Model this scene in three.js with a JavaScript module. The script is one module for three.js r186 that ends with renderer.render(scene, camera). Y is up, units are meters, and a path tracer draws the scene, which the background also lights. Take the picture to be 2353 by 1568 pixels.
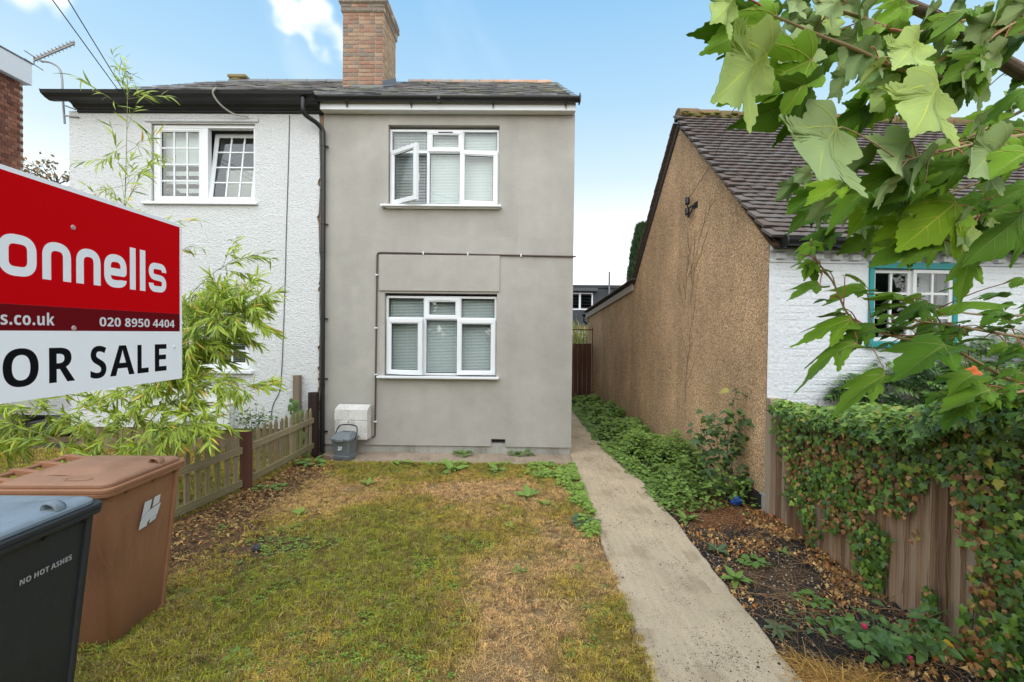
import * as THREE from 'three';
import { mergeGeometries } from 'three/addons/utils/BufferGeometryUtils.js';
import { RoundedBoxGeometry } from 'three/addons/geometries/RoundedBoxGeometry.js';

// ---------------------------------------------------------------- camera, sky, sun, exposure
const scene = new THREE.Scene();
const renderer = new THREE.WebGLRenderer({ antialias: true });
renderer.setSize(1024, 682);
renderer.toneMapping = THREE.LinearToneMapping;
renderer.toneMappingExposure = 1.42;
renderer.shadowMap.enabled = true;
const camera = new THREE.PerspectiveCamera(2 * Math.atan(784 / 1050) * 180 / Math.PI, 1024 / 682, 0.05, 900);
camera.position.set(0, 1.87, 0);
camera.rotation.order = 'YXZ';
camera.rotation.set(-18 / 1050, 0.0105, 0.010);

// ---------------------------------------------------------------- random numbers and noise
function rng(seed) { let a = seed >>> 0; return () => { a = (a + 0x6D2B79F5) | 0; let t = Math.imul(a ^ (a >>> 15), 1 | a); t = (t + Math.imul(t ^ (t >>> 7), 61 | t)) ^ t; return ((t ^ (t >>> 14)) >>> 0) / 4294967296; }; }
const hash2 = (x, y, s) => { let h = Math.imul(x | 0, 374761393) + Math.imul(y | 0, 668265263) + Math.imul(s | 0, 2147483629 | 0); h = Math.imul(h ^ (h >>> 13), 1274126177); return ((h ^ (h >>> 16)) >>> 0) / 4294967296; };
const mod = (a, n) => ((a % n) + n) % n;
const LAT = new Float32Array(65536); { const r = rng(4242); for (let i = 0; i < 65536; i++) LAT[i] = r(); }
function vnoise(x, y, per, seed) {           // value noise, repeats every per cells (0: never)
  const ix = Math.floor(x), iy = Math.floor(y), fx = x - ix, fy = y - iy, o = (seed * 7919) | 0;
  const sx = fx * fx * (3 - 2 * fx), sy = fy * fy * (3 - 2 * fy);
  let X0 = ix, X1 = ix + 1, Y0 = iy, Y1 = iy + 1;
  if (per) { X0 = ((ix % per) + per) % per; X1 = X0 + 1 === per ? 0 : X0 + 1; Y0 = ((iy % per) + per) % per; Y1 = Y0 + 1 === per ? 0 : Y0 + 1; }
  const r0 = ((Y0 * 181 + o) & 65535) ^ (Y0 >> 3), r1 = ((Y1 * 181 + o) & 65535) ^ (Y1 >> 3);
  const a = LAT[(r0 + X0 * 37) & 65535], b = LAT[(r0 + X1 * 37) & 65535], c = LAT[(r1 + X0 * 37) & 65535], d = LAT[(r1 + X1 * 37) & 65535];
  return a + (b - a) * sx + (c - a) * sy + (a - b - c + d) * sx * sy;
}
function fbm(x, y, oct, per, seed, gain = 0.5) { let s = 0, a = 1, t = 0; for (let i = 0; i < oct; i++) { s += a * vnoise(x, y, per, seed + i * 17); t += a; a *= gain; x *= 2; y *= 2; per *= 2; } return s / t; }
const clamp = (v, a = 0, b = 1) => Math.min(b, Math.max(a, v)), lerp = (a, b, t) => a + (b - a) * t, smooth = (a, b, v) => { const t = clamp((v - a) / (b - a)); return t * t * (3 - 2 * t); };
const mix3 = (a, b, t) => [lerp(a[0], b[0], t), lerp(a[1], b[1], t), lerp(a[2], b[2], t)];
const V = (x, y, z) => new THREE.Vector3(x, y, z);
const enc = (v) => Math.round(255 * clamp(v <= 0.0031308 ? v * 12.92 : 1.055 * Math.pow(v, 1 / 2.4) - 0.055));

// ---------------------------------------------------------------- sky: pale haze at the horizon, blue above, scattered puffy clouds
const SUN_DIR = V(0.0, 0.84, 0.62).normalize();
{
  const W = 1536, H = 768, data = new Float32Array(W * H * 4);
  const AIR = [[0, 1.38, 1.36, 1.32], [6, 1.18, 1.19, 1.18], [12, 0.82, 0.88, 0.90], [18, 0.53, 0.66, 0.75], [26, 0.345, 0.535, 0.70], [36, 0.225, 0.435, 0.665], [50, 0.16, 0.36, 0.62], [90, 0.11, 0.29, 0.55]];
  const airAt = (d) => { d = Math.max(0, d); let k = 0; while (k < 6 && d > AIR[k + 1][0]) k++; const a = AIR[k], b = AIR[k + 1], t = clamp((d - a[0]) / (b[0] - a[0])); return [1, 2, 3].map((i) => lerp(a[i], b[i], t)); };
  const r = rng(71), puffs = [];
  const add = (az, el, s, k) => { for (let i = 0; i < k; i++) puffs.push([az + (r() - 0.5) * s * 2.1, el + (r() - 0.5) * s * 1.1, s * (0.34 + 0.4 * r())]); };
  add(-0.415, 0.54, 0.062, 14); add(-0.385, 0.515, 0.04, 7); add(-0.47, 0.55, 0.04, 5); add(-0.90, 0.50, 0.10, 9); add(-0.55, 0.615, 0.06, 6); add(-0.80, 0.47, 0.05, 5);
  for (let i = 0; i < 26; i++) { const az = r() * 6.2832, el = 0.3 + r() * 0.75; if (Math.abs(((az + 3.1416) % 6.2832) - 3.1416) > 1.05) add(az, el, 0.05 + 0.05 * r(), 6); }
  for (let j = 0; j < H; j++) {
    const el = ((j + 0.5) / H - 0.5) * Math.PI, y = Math.sin(el), row = puffs.filter((p) => Math.abs(el - p[1]) * 1.35 < p[2]);
    for (let i = 0; i < W; i++) {
      const lon = ((i + 0.5) / W - 0.5) * 2 * Math.PI, dx = Math.cos(lon), dz = Math.sin(lon);
      const az = Math.atan2(dx, -dz);
      let c = airAt(el * 57.2958);
      if (y < 0) c = mix3([0.86, 0.86, 0.84], [0.25, 0.26, 0.26], clamp(-y * 4));
      let cover = 0;
      if (y > 0) {
        let d = 0;
        for (const p of row) { let da = Math.abs(az - p[0]); if (da > 3.1416) da = 6.2832 - da; da *= Math.cos(el); const q = (da * da + ((el - p[1]) * 1.35) ** 2) / (p[2] * p[2]); if (q < 1) d += (1 - q) * (1 - q); }
        const ux = dx * 9 + y * 7, uz = dz * 9 - y * 5;
        const n = fbm(az * 15 + 40, el * 19 + 9, 6, 0, 5, 0.58);
        cover = smooth(0.20, 1.25, Math.min(d, 1.3) * 0.62 + (n - 0.5) * 2.1 * smooth(0, 0.25, d)) * 0.9;
        const wisp = smooth(0.55, 0.82, fbm(ux * 0.7 + 3, uz * 0.7 + y * 6, 5, 0, 29)) * smooth(0.1, 0.5, y) * 0.10;
        cover = Math.max(cover, wisp);
      }
      c = mix3(c, [1.0, 1.0, 0.995], cover);
      const k = (j * W + i) * 4; data[k] = c[0]; data[k + 1] = c[1]; data[k + 2] = c[2]; data[k + 3] = 1;
    }
  }
  const sky = new THREE.DataTexture(data, W, H, THREE.RGBAFormat, THREE.FloatType);
  sky.mapping = THREE.EquirectangularReflectionMapping; sky.magFilter = THREE.LinearFilter; sky.minFilter = THREE.LinearFilter; sky.needsUpdate = true;
  scene.background = sky; scene.environment = sky;
}
const sun = new THREE.DirectionalLight(new THREE.Color(1.0, 0.94, 0.86), 3.0);
sun.position.copy(SUN_DIR).multiplyScalar(40); sun.target.position.set(0, 0, -5); sun.castShadow = true; sun.shadow.radius = 190;
sun.shadow.mapSize.set(2048, 2048);
Object.assign(sun.shadow.camera, { left: -22, right: 22, top: 22, bottom: -22, near: 1, far: 110 });
scene.add(sun, sun.target);

// ---------------------------------------------------------------- naming and grouping
const used = {};
function numbered(n) { used[n] = (used[n] ?? -1) + 1; return used[n] ? n + '_' + String(used[n]).padStart(3, '0') : n; }
function tag(o, label, category, group, kind) { o.userData = {}; if (label) o.userData.label = label; if (category) o.userData.category = category; if (group) o.userData.group = group; if (kind) o.userData.kind = kind; return o; }
function thing(name, label, category, pos = [0, 0, 0], turn = 0, group) { const o = new THREE.Group(); o.name = numbered(name); o.position.set(...pos); o.rotation.y = turn; scene.add(o); return tag(o, label, category, group); }
function mesh(name, geo, mat, parent, label) { const g = Array.isArray(geo) ? merge(geo) : geo; const m = new THREE.Mesh(g, mat); m.name = parent ? name : numbered(name); m.castShadow = m.receiveShadow = true; (parent ?? scene).add(m); if (label) m.userData.label = label; return m; }
function struct(name, geo, mat) { const m = mesh(name, geo, mat); m.userData.kind = 'structure'; return m; }
function merge(list) { return mergeGeometries(list.map((g) => { let q = g.index ? g.toNonIndexed() : g; for (const k of Object.keys(q.attributes)) if (!['position', 'normal', 'uv', 'color'].includes(k)) q.deleteAttribute(k); q.morphAttributes = {}; return q; })); }
function inst(name, geo, mat, list, parent, kind = 'stuff') {   // list of [Matrix4, [r,g,b]?]
  const m = new THREE.InstancedMesh(geo, mat, list.length); m.name = parent ? name : numbered(name);
  const c = new THREE.Color();
  list.forEach(([t, k], i) => { m.setMatrixAt(i, t); if (k) m.setColorAt(i, c.setRGB(...k)); });
  m.castShadow = m.receiveShadow = true; m.userData.kind = kind; (parent ?? scene).add(m); return m;
}

// ---------------------------------------------------------------- geometry helpers
function wuv(g, s = 1) {                      // uv in metres from position and normal
  if (g.index) g = g.toNonIndexed();
  const p = g.attributes.position, n = g.attributes.normal, uv = new Float32Array(p.count * 2);
  for (let i = 0; i < p.count; i++) {
    const ax = Math.abs(n.getX(i)), ay = Math.abs(n.getY(i)), az = Math.abs(n.getZ(i)), x = p.getX(i), y = p.getY(i), z = p.getZ(i);
    const [u, v] = ay >= ax && ay >= az ? [x, z] : ax > az ? [z, y] : [x, y];
    uv[2 * i] = u * s; uv[2 * i + 1] = v * s;
  }
  g.setAttribute('uv', new THREE.BufferAttribute(uv, 2)); return g;
}
const B = (x0, y0, z0, x1, y1, z1) => wuv(new THREE.BoxGeometry(x1 - x0, y1 - y0, z1 - z0).translate((x0 + x1) / 2, (y0 + y1) / 2, (z0 + z1) / 2));
const RB = (x0, y0, z0, x1, y1, z1, r = 0.006, seg = 1) => wuv(new RoundedBoxGeometry(x1 - x0, y1 - y0, z1 - z0, seg, Math.min(r, (x1 - x0) / 2.01, (y1 - y0) / 2.01, (z1 - z0) / 2.01)).translate((x0 + x1) / 2, (y0 + y1) / 2, (z0 + z1) / 2));
function beam(a, b, w, d, up = V(0, 1, 0)) {  // box from a to b, w across, d deep
  const l = a.distanceTo(b), y = b.clone().sub(a).normalize(), x = new THREE.Vector3().crossVectors(y, up).normalize(), z = new THREE.Vector3().crossVectors(x, y);
  const g = new THREE.BoxGeometry(w, l, d); wuv(g); const q = wuv(g);
  return q.applyMatrix4(new THREE.Matrix4().makeBasis(x, y, z).setPosition(a.clone().add(b).multiplyScalar(0.5)));
}
function tube(pts, r, seg = 6, n) { return new THREE.TubeGeometry(new THREE.CatmullRomCurve3(pts, false, 'centripetal'), n ?? pts.length * 5, r, seg); }
function taper(pts, r0, r1, seg = 6, n) {      // tube that thins
  const c = new THREE.CatmullRomCurve3(pts, false, 'centripetal'), N = n ?? pts.length * 5, g = new THREE.TubeGeometry(c, N, 1, seg), p = g.attributes.position, q = new THREE.Vector3();
  for (let i = 0; i <= N; i++) { const r = lerp(r0, r1, i / N); c.getPointAt(i / N, q); for (let j = 0; j <= seg; j++) { const k = i * (seg + 1) + j; p.setXYZ(k, q.x + (p.getX(k) - q.x) * r, q.y + (p.getY(k) - q.y) * r, q.z + (p.getZ(k) - q.z) * r); } }
  g.computeVertexNormals(); return g;
}
const cyl = (r, h, x, y, z, seg = 14, r1 = r) => new THREE.CylinderGeometry(r1, r, h, seg).translate(x, y, z);
function poly(pts, holes = []) { const s = new THREE.Shape(pts.map((p) => new THREE.Vector2(...p))); for (const h of holes) s.holes.push(new THREE.Path(h.map((p) => new THREE.Vector2(...p)))); return s; }
const rect = (x0, y0, x1, y1) => [[x0, y0], [x1, y0], [x1, y1], [x0, y1]];
const extr = (s, d, bev = 0) => new THREE.ExtrudeGeometry(s, { depth: d, bevelEnabled: bev > 0, bevelSize: bev, bevelThickness: bev, bevelSegments: 1, steps: 1 });
function paint(g, fn) { if (g.index) g = g.toNonIndexed(); const p = g.attributes.position, c = new Float32Array(p.count * 3); for (let i = 0; i < p.count; i++) { const k = typeof fn === 'function' ? fn(p.getX(i), p.getY(i), p.getZ(i), i) : fn; c.set(k, i * 3); } g.setAttribute('color', new THREE.BufferAttribute(c, 3)); return g; }

// ---------------------------------------------------------------- textures
function tex(w, h, fn, color = true) {         // fn(u, v) gives linear rgb, or one height
  const d = new Uint8Array(w * h * 4);
  for (let j = 0; j < h; j++) for (let i = 0; i < w; i++) { const c = fn((i + 0.5) / w, (j + 0.5) / h), k = (j * w + i) * 4; if (color) { d[k] = enc(c[0]); d[k + 1] = enc(c[1]); d[k + 2] = enc(c[2]); } else d[k] = d[k + 1] = d[k + 2] = Math.round(255 * clamp(c)); d[k + 3] = 255; }
  const t = new THREE.DataTexture(d, w, h); t.wrapS = t.wrapT = THREE.RepeatWrapping; t.magFilter = THREE.LinearFilter; t.minFilter = THREE.LinearMipmapLinearFilter; t.generateMipmaps = true; if (color) t.colorSpace = THREE.SRGBColorSpace; t.needsUpdate = true; return t;
}
const rep = (t, x, y = x) => { const c = t.clone(); c.repeat.set(x, y); c.needsUpdate = true; return c; };
const lum = (c, k) => [c[0] * k, c[1] * k, c[2] * k];
const std = (o) => new THREE.MeshStandardMaterial({ roughness: 0.85, ...o });
const phy = (o) => new THREE.MeshPhysicalMaterial({ roughness: 0.85, ...o });
const RGB = (r, g, b) => new THREE.Color().setRGB(r, g, b);

// smooth grey cement render: faint trowel blotches, grain
const T_render = tex(1024, 1024, (u, v) => { const a = fbm(u * 3, v * 4, 4, 0, 3), b = vnoise(u * 512, v * 512, 512, 8), c = fbm(u * 24, v * 24, 3, 24, 12), st = fbm(u * 14, v * 2, 3, 0, 41); return lum(mix3([0.39, 0.37, 0.33], [0.455, 0.43, 0.39], a), 0.90 + 0.10 * b + 0.12 * (c - 0.5) + 0.16 * (st - 0.5) + 0.05 * (smooth(0.55, 0.7, fbm(u * 5 + 3, v * 6, 4, 0, 57)) - 0.3)); });
const T_renderB = tex(512, 512, (u, v) => 0.5 * vnoise(u * 256, v * 256, 256, 1) + 0.5 * fbm(u * 40, v * 40, 3, 40, 2), false);
// roughcast, thrown on and painted white
const roughH = (u, v) => { const n = fbm(u * 70, v * 90, 3, 0, 21, 0.6), m = vnoise(u * 150, v * 170, 0, 33); return clamp(0.15 + 1.0 * Math.pow(n, 1.4) + 0.25 * (m - 0.5)); };
const T_roughB = tex(1024, 1024, (u, v) => roughH(u, v), false);
const T_rough = tex(1024, 1024, (u, v) => { const h = roughH(u, v), d = fbm(u * 4, v * 5, 4, 4, 61); const k = smooth(0.18, 0.42, h); return lum([0.70, 0.71, 0.715], (0.80 + 0.20 * k) * (0.95 + 0.10 * d)); });
// pebble-dash: small tan, brown and grey stones
const T_peb = tex(1024, 1024, (u, v) => { const n = 260, x = u * n, y = v * n, ix = Math.floor(x + 0.5 * (mod(Math.floor(y), 2))), iy = Math.floor(y); const h = hash2(ix, iy, 7), h2 = hash2(ix, iy, 19); const c = h < 0.36 ? [0.52, 0.335, 0.16] : h < 0.60 ? [0.37, 0.225, 0.105] : h < 0.80 ? [0.64, 0.46, 0.26] : h < 0.91 ? [0.20, 0.13, 0.075] : [0.72, 0.57, 0.37]; const st = fbm(u * 9, v * 2.2, 4, 0, 77), big = fbm(u * 3, v * 3, 4, 3, 5); return lum(c, 1.25 * (0.72 + 0.35 * h2) * (0.80 + 0.3 * big) * (0.70 + 0.55 * st)); });
const T_pebB = tex(1024, 1024, (u, v) => { const n = 260, x = u * n, y = v * n, xx = x + 0.5 * mod(Math.floor(y), 2), fx = xx - Math.floor(xx) - 0.5, fy = y - Math.floor(y) - 0.5; return clamp(hash2(Math.floor(xx), Math.floor(y), 3) * 0.5 + 0.6 - 1.4 * (fx * fx + fy * fy)); }, false);
// painted brick skin
const T_paintB = tex(512, 512, (u, v) => fbm(u * 30, v * 30, 4, 30, 9), false);
// concrete
const T_conc = tex(1024, 1024, (u, v) => { const sq = hash2(Math.floor(u * 130 + 3 * vnoise(u * 40, v * 40, 40, 2)), Math.floor(v * 130), 29), a = fbm(u * 5, v * 5, 5, 5, 14), g = vnoise(u * 400, v * 400, 400, 5), sp = hash2(Math.floor(u * 300), Math.floor(v * 300), 23), cl = smooth(0.50, 0.72, fbm(u * 9, v * 9, 3, 9, 44)); let k = 0.80 + 0.25 * a + 0.16 * (g - 0.5); if (sp < 0.03 + 0.12 * cl) k *= 0.38 + 0.3 * g; if (sp > 0.992) k *= 1.35; if (sq < 0.006 + 0.07 * cl) k *= 0.55 + 0.3 * g; k *= 0.93 + 0.14 * vnoise(u * 60, v * 5, 0, 8); const br = smooth(0.60, 0.8, fbm(u * 4 + 2, v * 3, 4, 0, 91)); return lum(mix3([0.56, 0.44, 0.29], [0.36, 0.265, 0.16], br * 0.6), k); });
const T_concB = tex(512, 512, (u, v) => 0.6 * vnoise(u * 200, v * 200, 200, 31) + 0.4 * fbm(u * 24, v * 24, 3, 24, 6), false);
// timber: long grain along v
const woodF = (seed) => (u, v) => { const w = fbm(u * 34 + 0.5 * fbm(u * 3, v * 2, 2, 0, seed), v * 1.3, 5, 0, seed + 3, 0.62), f = vnoise(u * 120, v * 7, 0, seed + 9), b = fbm(u * 2, v * 3, 3, 0, seed + 15); return [w, f, b]; };
const wf = woodF(5);
const T_wood = tex(512, 1024, (u, v) => { const [w, f, b] = wf(u, v); return lum(mix3([1.02, 0.98, 0.94], [0.52, 0.46, 0.42], clamp(0.25 + 1.1 * (w - 0.35))), 0.72 + 0.28 * f + 0.35 * (b - 0.5)); });
const T_woodB = tex(512, 1024, (u, v) => { const [w, f] = wf(u, v); return 0.6 * w + 0.4 * f; }, false);
// brick and tile faces
const T_brick = tex(512, 512, (u, v) => { const a = fbm(u * 6, v * 6, 5, 6, 3), g = vnoise(u * 120, v * 120, 120, 8); return lum([1, 0.97, 0.94], 0.62 + 0.55 * a + 0.22 * (g - 0.5)); });
const T_brickB = tex(512, 512, (u, v) => 0.5 * fbm(u * 14, v * 14, 4, 14, 2) + 0.5 * vnoise(u * 110, v * 110, 110, 4), false);
// plastic: fine moulded grain, scuffs
const T_plas = tex(512, 512, (u, v) => { const a = fbm(u * 3, v * 3, 5, 3, 51), s = vnoise(u * 60, v * 5, 0, 5), st = smooth(0.58, 0.75, fbm(u * 9, v * 1.5, 4, 0, 87)), sc = smooth(0.80, 0.9, vnoise(u * 90 + v * 30, v * 9, 0, 19)), dust = smooth(0.5, 0.72, fbm(u * 5, v * 5, 4, 5, 15)); return mix3(lum([1, 1, 1], 0.88 + 0.26 * (a - 0.4) + 0.06 * (s - 0.5) - 0.12 * st + 0.25 * sc), [1.02, 1.03, 1.05], 0.16 * dust); });
const T_plasR = tex(256, 256, (u, v) => 0.42 + 0.34 * fbm(u * 6, v * 6, 4, 6, 9), false);
const T_plasB = tex(512, 512, (u, v) => vnoise(u * 220, v * 220, 220, 3), false);
// soil
const T_soil = tex(1024, 1024, (u, v) => { const a = fbm(u * 7, v * 7, 5, 7, 71), g = vnoise(u * 260, v * 260, 260, 9), w = smooth(0.48, 0.68, fbm(u * 4, v * 4, 4, 4, 33)), sp = hash2(Math.floor(u * 420), Math.floor(v * 420), 77); let c = mix3([0.022, 0.018, 0.015], [0.085, 0.05, 0.028], w); if (sp > 0.965) c = [0.24, 0.18, 0.12]; return lum(c, 0.55 + 0.7 * a + 0.5 * (g - 0.5)); });
const T_soilB = tex(512, 512, (u, v) => 0.5 * fbm(u * 20, v * 20, 4, 20, 15) + 0.5 * vnoise(u * 120, v * 120, 120, 8), false);

const M = {
  render: std({ map: rep(T_render, 0.3), bumpMap: rep(T_renderB, 0.9), bumpScale: 0.0025, roughness: 0.93 }),
  rough: std({ map: rep(T_rough, 0.7), bumpMap: rep(T_roughB, 0.7), bumpScale: 0.013, roughness: 0.9 }),
  peb: std({ map: rep(T_peb, 0.44), color: RGB(1.28, 1.22, 1.30), bumpMap: rep(T_pebB, 0.44), bumpScale: 0.011, roughness: 0.95 }),
  painted: std({ color: RGB(0.76, 0.78, 0.80), bumpMap: rep(T_paintB, 1.3), bumpScale: 0.006, roughness: 0.6 }),
  painted2: std({ color: RGB(0.74, 0.76, 0.78), bumpMap: rep(T_paintB, 1.1), bumpScale: 0.007, roughness: 0.62 }),
  painted3: std({ color: RGB(0.78, 0.795, 0.805), bumpMap: rep(T_paintB, 1.6), bumpScale: 0.006, roughness: 0.6 }),
  conc: std({ map: rep(T_conc, 0.7), bumpMap: rep(T_concB, 1.2), bumpScale: 0.004, roughness: 0.95 }),
  plinth: std({ map: rep(T_conc, 0.9), color: RGB(0.74, 0.92, 1.25), bumpMap: rep(T_concB, 1.2), bumpScale: 0.003, roughness: 0.95 }),
  upvc: phy({ color: RGB(0.80, 0.82, 0.84), roughness: 0.28, clearcoat: 0.2, clearcoatRoughness: 0.3 }),
  upvcOld: phy({ color: RGB(0.76, 0.77, 0.76), roughness: 0.4 }),
  blackPvc: std({ color: RGB(0.012, 0.0125, 0.013), roughness: 0.38 }),
  blackPaint: std({ color: RGB(0.007, 0.007, 0.0075), roughness: 0.5, bumpMap: rep(T_paintB, 0.8), bumpScale: 0.002 }),
  seal: std({ color: RGB(0.03, 0.03, 0.03), roughness: 0.7 }),
  glass: phy({ color: RGB(0.95, 0.98, 0.97), transmission: 1, thickness: 0, roughness: 0.015, ior: 1.55, specularIntensity: 1 }),
  blind: std({ color: RGB(0.74, 0.765, 0.765), roughness: 0.45 }),
  dark: std({ color: RGB(0.05, 0.05, 0.05), roughness: 0.9 }),
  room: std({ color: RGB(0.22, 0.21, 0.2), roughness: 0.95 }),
  steel: std({ color: RGB(0.35, 0.35, 0.36), metalness: 0.8, roughness: 0.45 }),
  brown: std({ color: RGB(0.085, 0.055, 0.04), roughness: 0.5 }),
  lead: std({ color: RGB(0.17, 0.18, 0.19), roughness: 0.6 }),
  soil: std({ map: rep(T_soil, 0.9), bumpMap: rep(T_soilB, 0.9), bumpScale: 0.03, roughness: 1 }),
  mortar: std({ color: RGB(0.50, 0.43, 0.32), roughness: 0.97, bumpMap: rep(T_concB, 2), bumpScale: 0.004 }),
  teal: std({ color: RGB(0.012, 0.27, 0.27), roughness: 0.42 }),
};
const wood = (r, g, b, o = {}) => std({ map: rep(T_wood, 4.2, 0.6), color: RGB(r, g, b), bumpMap: rep(T_woodB, 4.2, 0.6), bumpScale: 0.004, roughness: 0.9, ...o });

// ================================================================= window maker: frame, sashes, panes, blinds as children of one house part
function sashGeo(w, h, t, d) {                  // ring of four mitred-looking bars, origin at lower left, front at z = 0
  return [RB(0, 0, -d, w, t, 0, 0.006), RB(0, h - t, -d, w, h, 0, 0.006), RB(0, t - 0.002, -d + 0.001, t, h - t + 0.002, -0.001, 0.006), RB(w - t, t - 0.002, -d + 0.001, w, h - t + 0.002, -0.001, 0.006)];
}
const beadGeo = (w, h, t, d) => [B(t, t, -d * 0.5, w - t, t + 0.012, -0.012), B(t, h - t - 0.012, -d * 0.5, w - t, h - t, -0.012), B(t, t + 0.012, -d * 0.5, t + 0.012, h - t - 0.012, -0.012), B(w - t - 0.012, t + 0.012, -d * 0.5, w - t, h - t - 0.012, -0.012)];
function sash(parent, name, x, y, z, w, h, o = {}) {
  const s = new THREE.Group(), t = o.t ?? 0.062, d = 0.06; s.name = name; s.position.set(x, y, z); parent.add(s);
  mesh('frame', [...sashGeo(w, h, t, d), ...beadGeo(w, h, t, d)], o.mat ?? M.upvc, s);
  mesh('gasket', [B(t + 0.012, t + 0.012, -0.041, w - t - 0.012, t + 0.016, -0.026), B(t + 0.012, h - t - 0.016, -0.041, w - t - 0.012, h - t - 0.012, -0.026), B(t + 0.012, t + 0.016, -0.041, t + 0.016, h - t - 0.016, -0.026), B(w - t - 0.016, t + 0.016, -0.041, w - t - 0.012, h - t - 0.016, -0.026)], M.seal, s);
  if (!o.bars) mesh('pane', B(t + 0.002, t + 0.002, -0.036, w - t - 0.002, h - t - 0.002, -0.032), M.glass, s);
  else {
    const [nx, ny] = o.bars, iw = w - 2 * t, ih = h - 2 * t, b = 0.0105;
    for (let i = 1; i < nx; i++) mesh('glazing_bar', B(t + iw * i / nx - b, t, -0.043, t + iw * i / nx + b, h - t, -0.022), o.mat ?? M.upvc, s);
    for (let j = 1; j < ny; j++) mesh('glazing_bar', B(t, t + ih * j / ny - b, -0.0425, w - t, t + ih * j / ny + b, -0.0215), o.mat ?? M.upvc, s);
    for (let i = 0; i < nx; i++) for (let j = 0; j < ny; j++) mesh('pane', B(t + iw * i / nx + b + 0.001, t + ih * j / ny + b + 0.001, -0.035, t + iw * (i + 1) / nx - b - 0.001, t + ih * (j + 1) / ny - b - 0.001, -0.031), M.glass, s);
  }
  return s;
}
function blinds(parent, x0, x1, y0, y1, z, pitch, tilt, seed) {   // venetian blind of real slats
  const r = rng(seed), L = [], n = Math.floor((y1 - y0) / pitch);
  for (let i = 0; i < n; i++) { const g = new THREE.BoxGeometry(x1 - x0, 0.0012, 0.026); g.rotateX(tilt + (r() - 0.5) * 0.05); g.rotateZ((r() - 0.5) * 0.0015); g.translate((x0 + x1) / 2, y1 - 0.02 - i * pitch, z); L.push(g); }
  for (const k of [0.12, 0.5, 0.88]) L.push(B(lerp(x0, x1, k) - 0.002, y0, z + 0.014, lerp(x0, x1, k) + 0.002, y1, z + 0.015));
  const m = mesh('venetian_blind', L, M.blind, parent); m.userData.kind = 'stuff';
}

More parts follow.
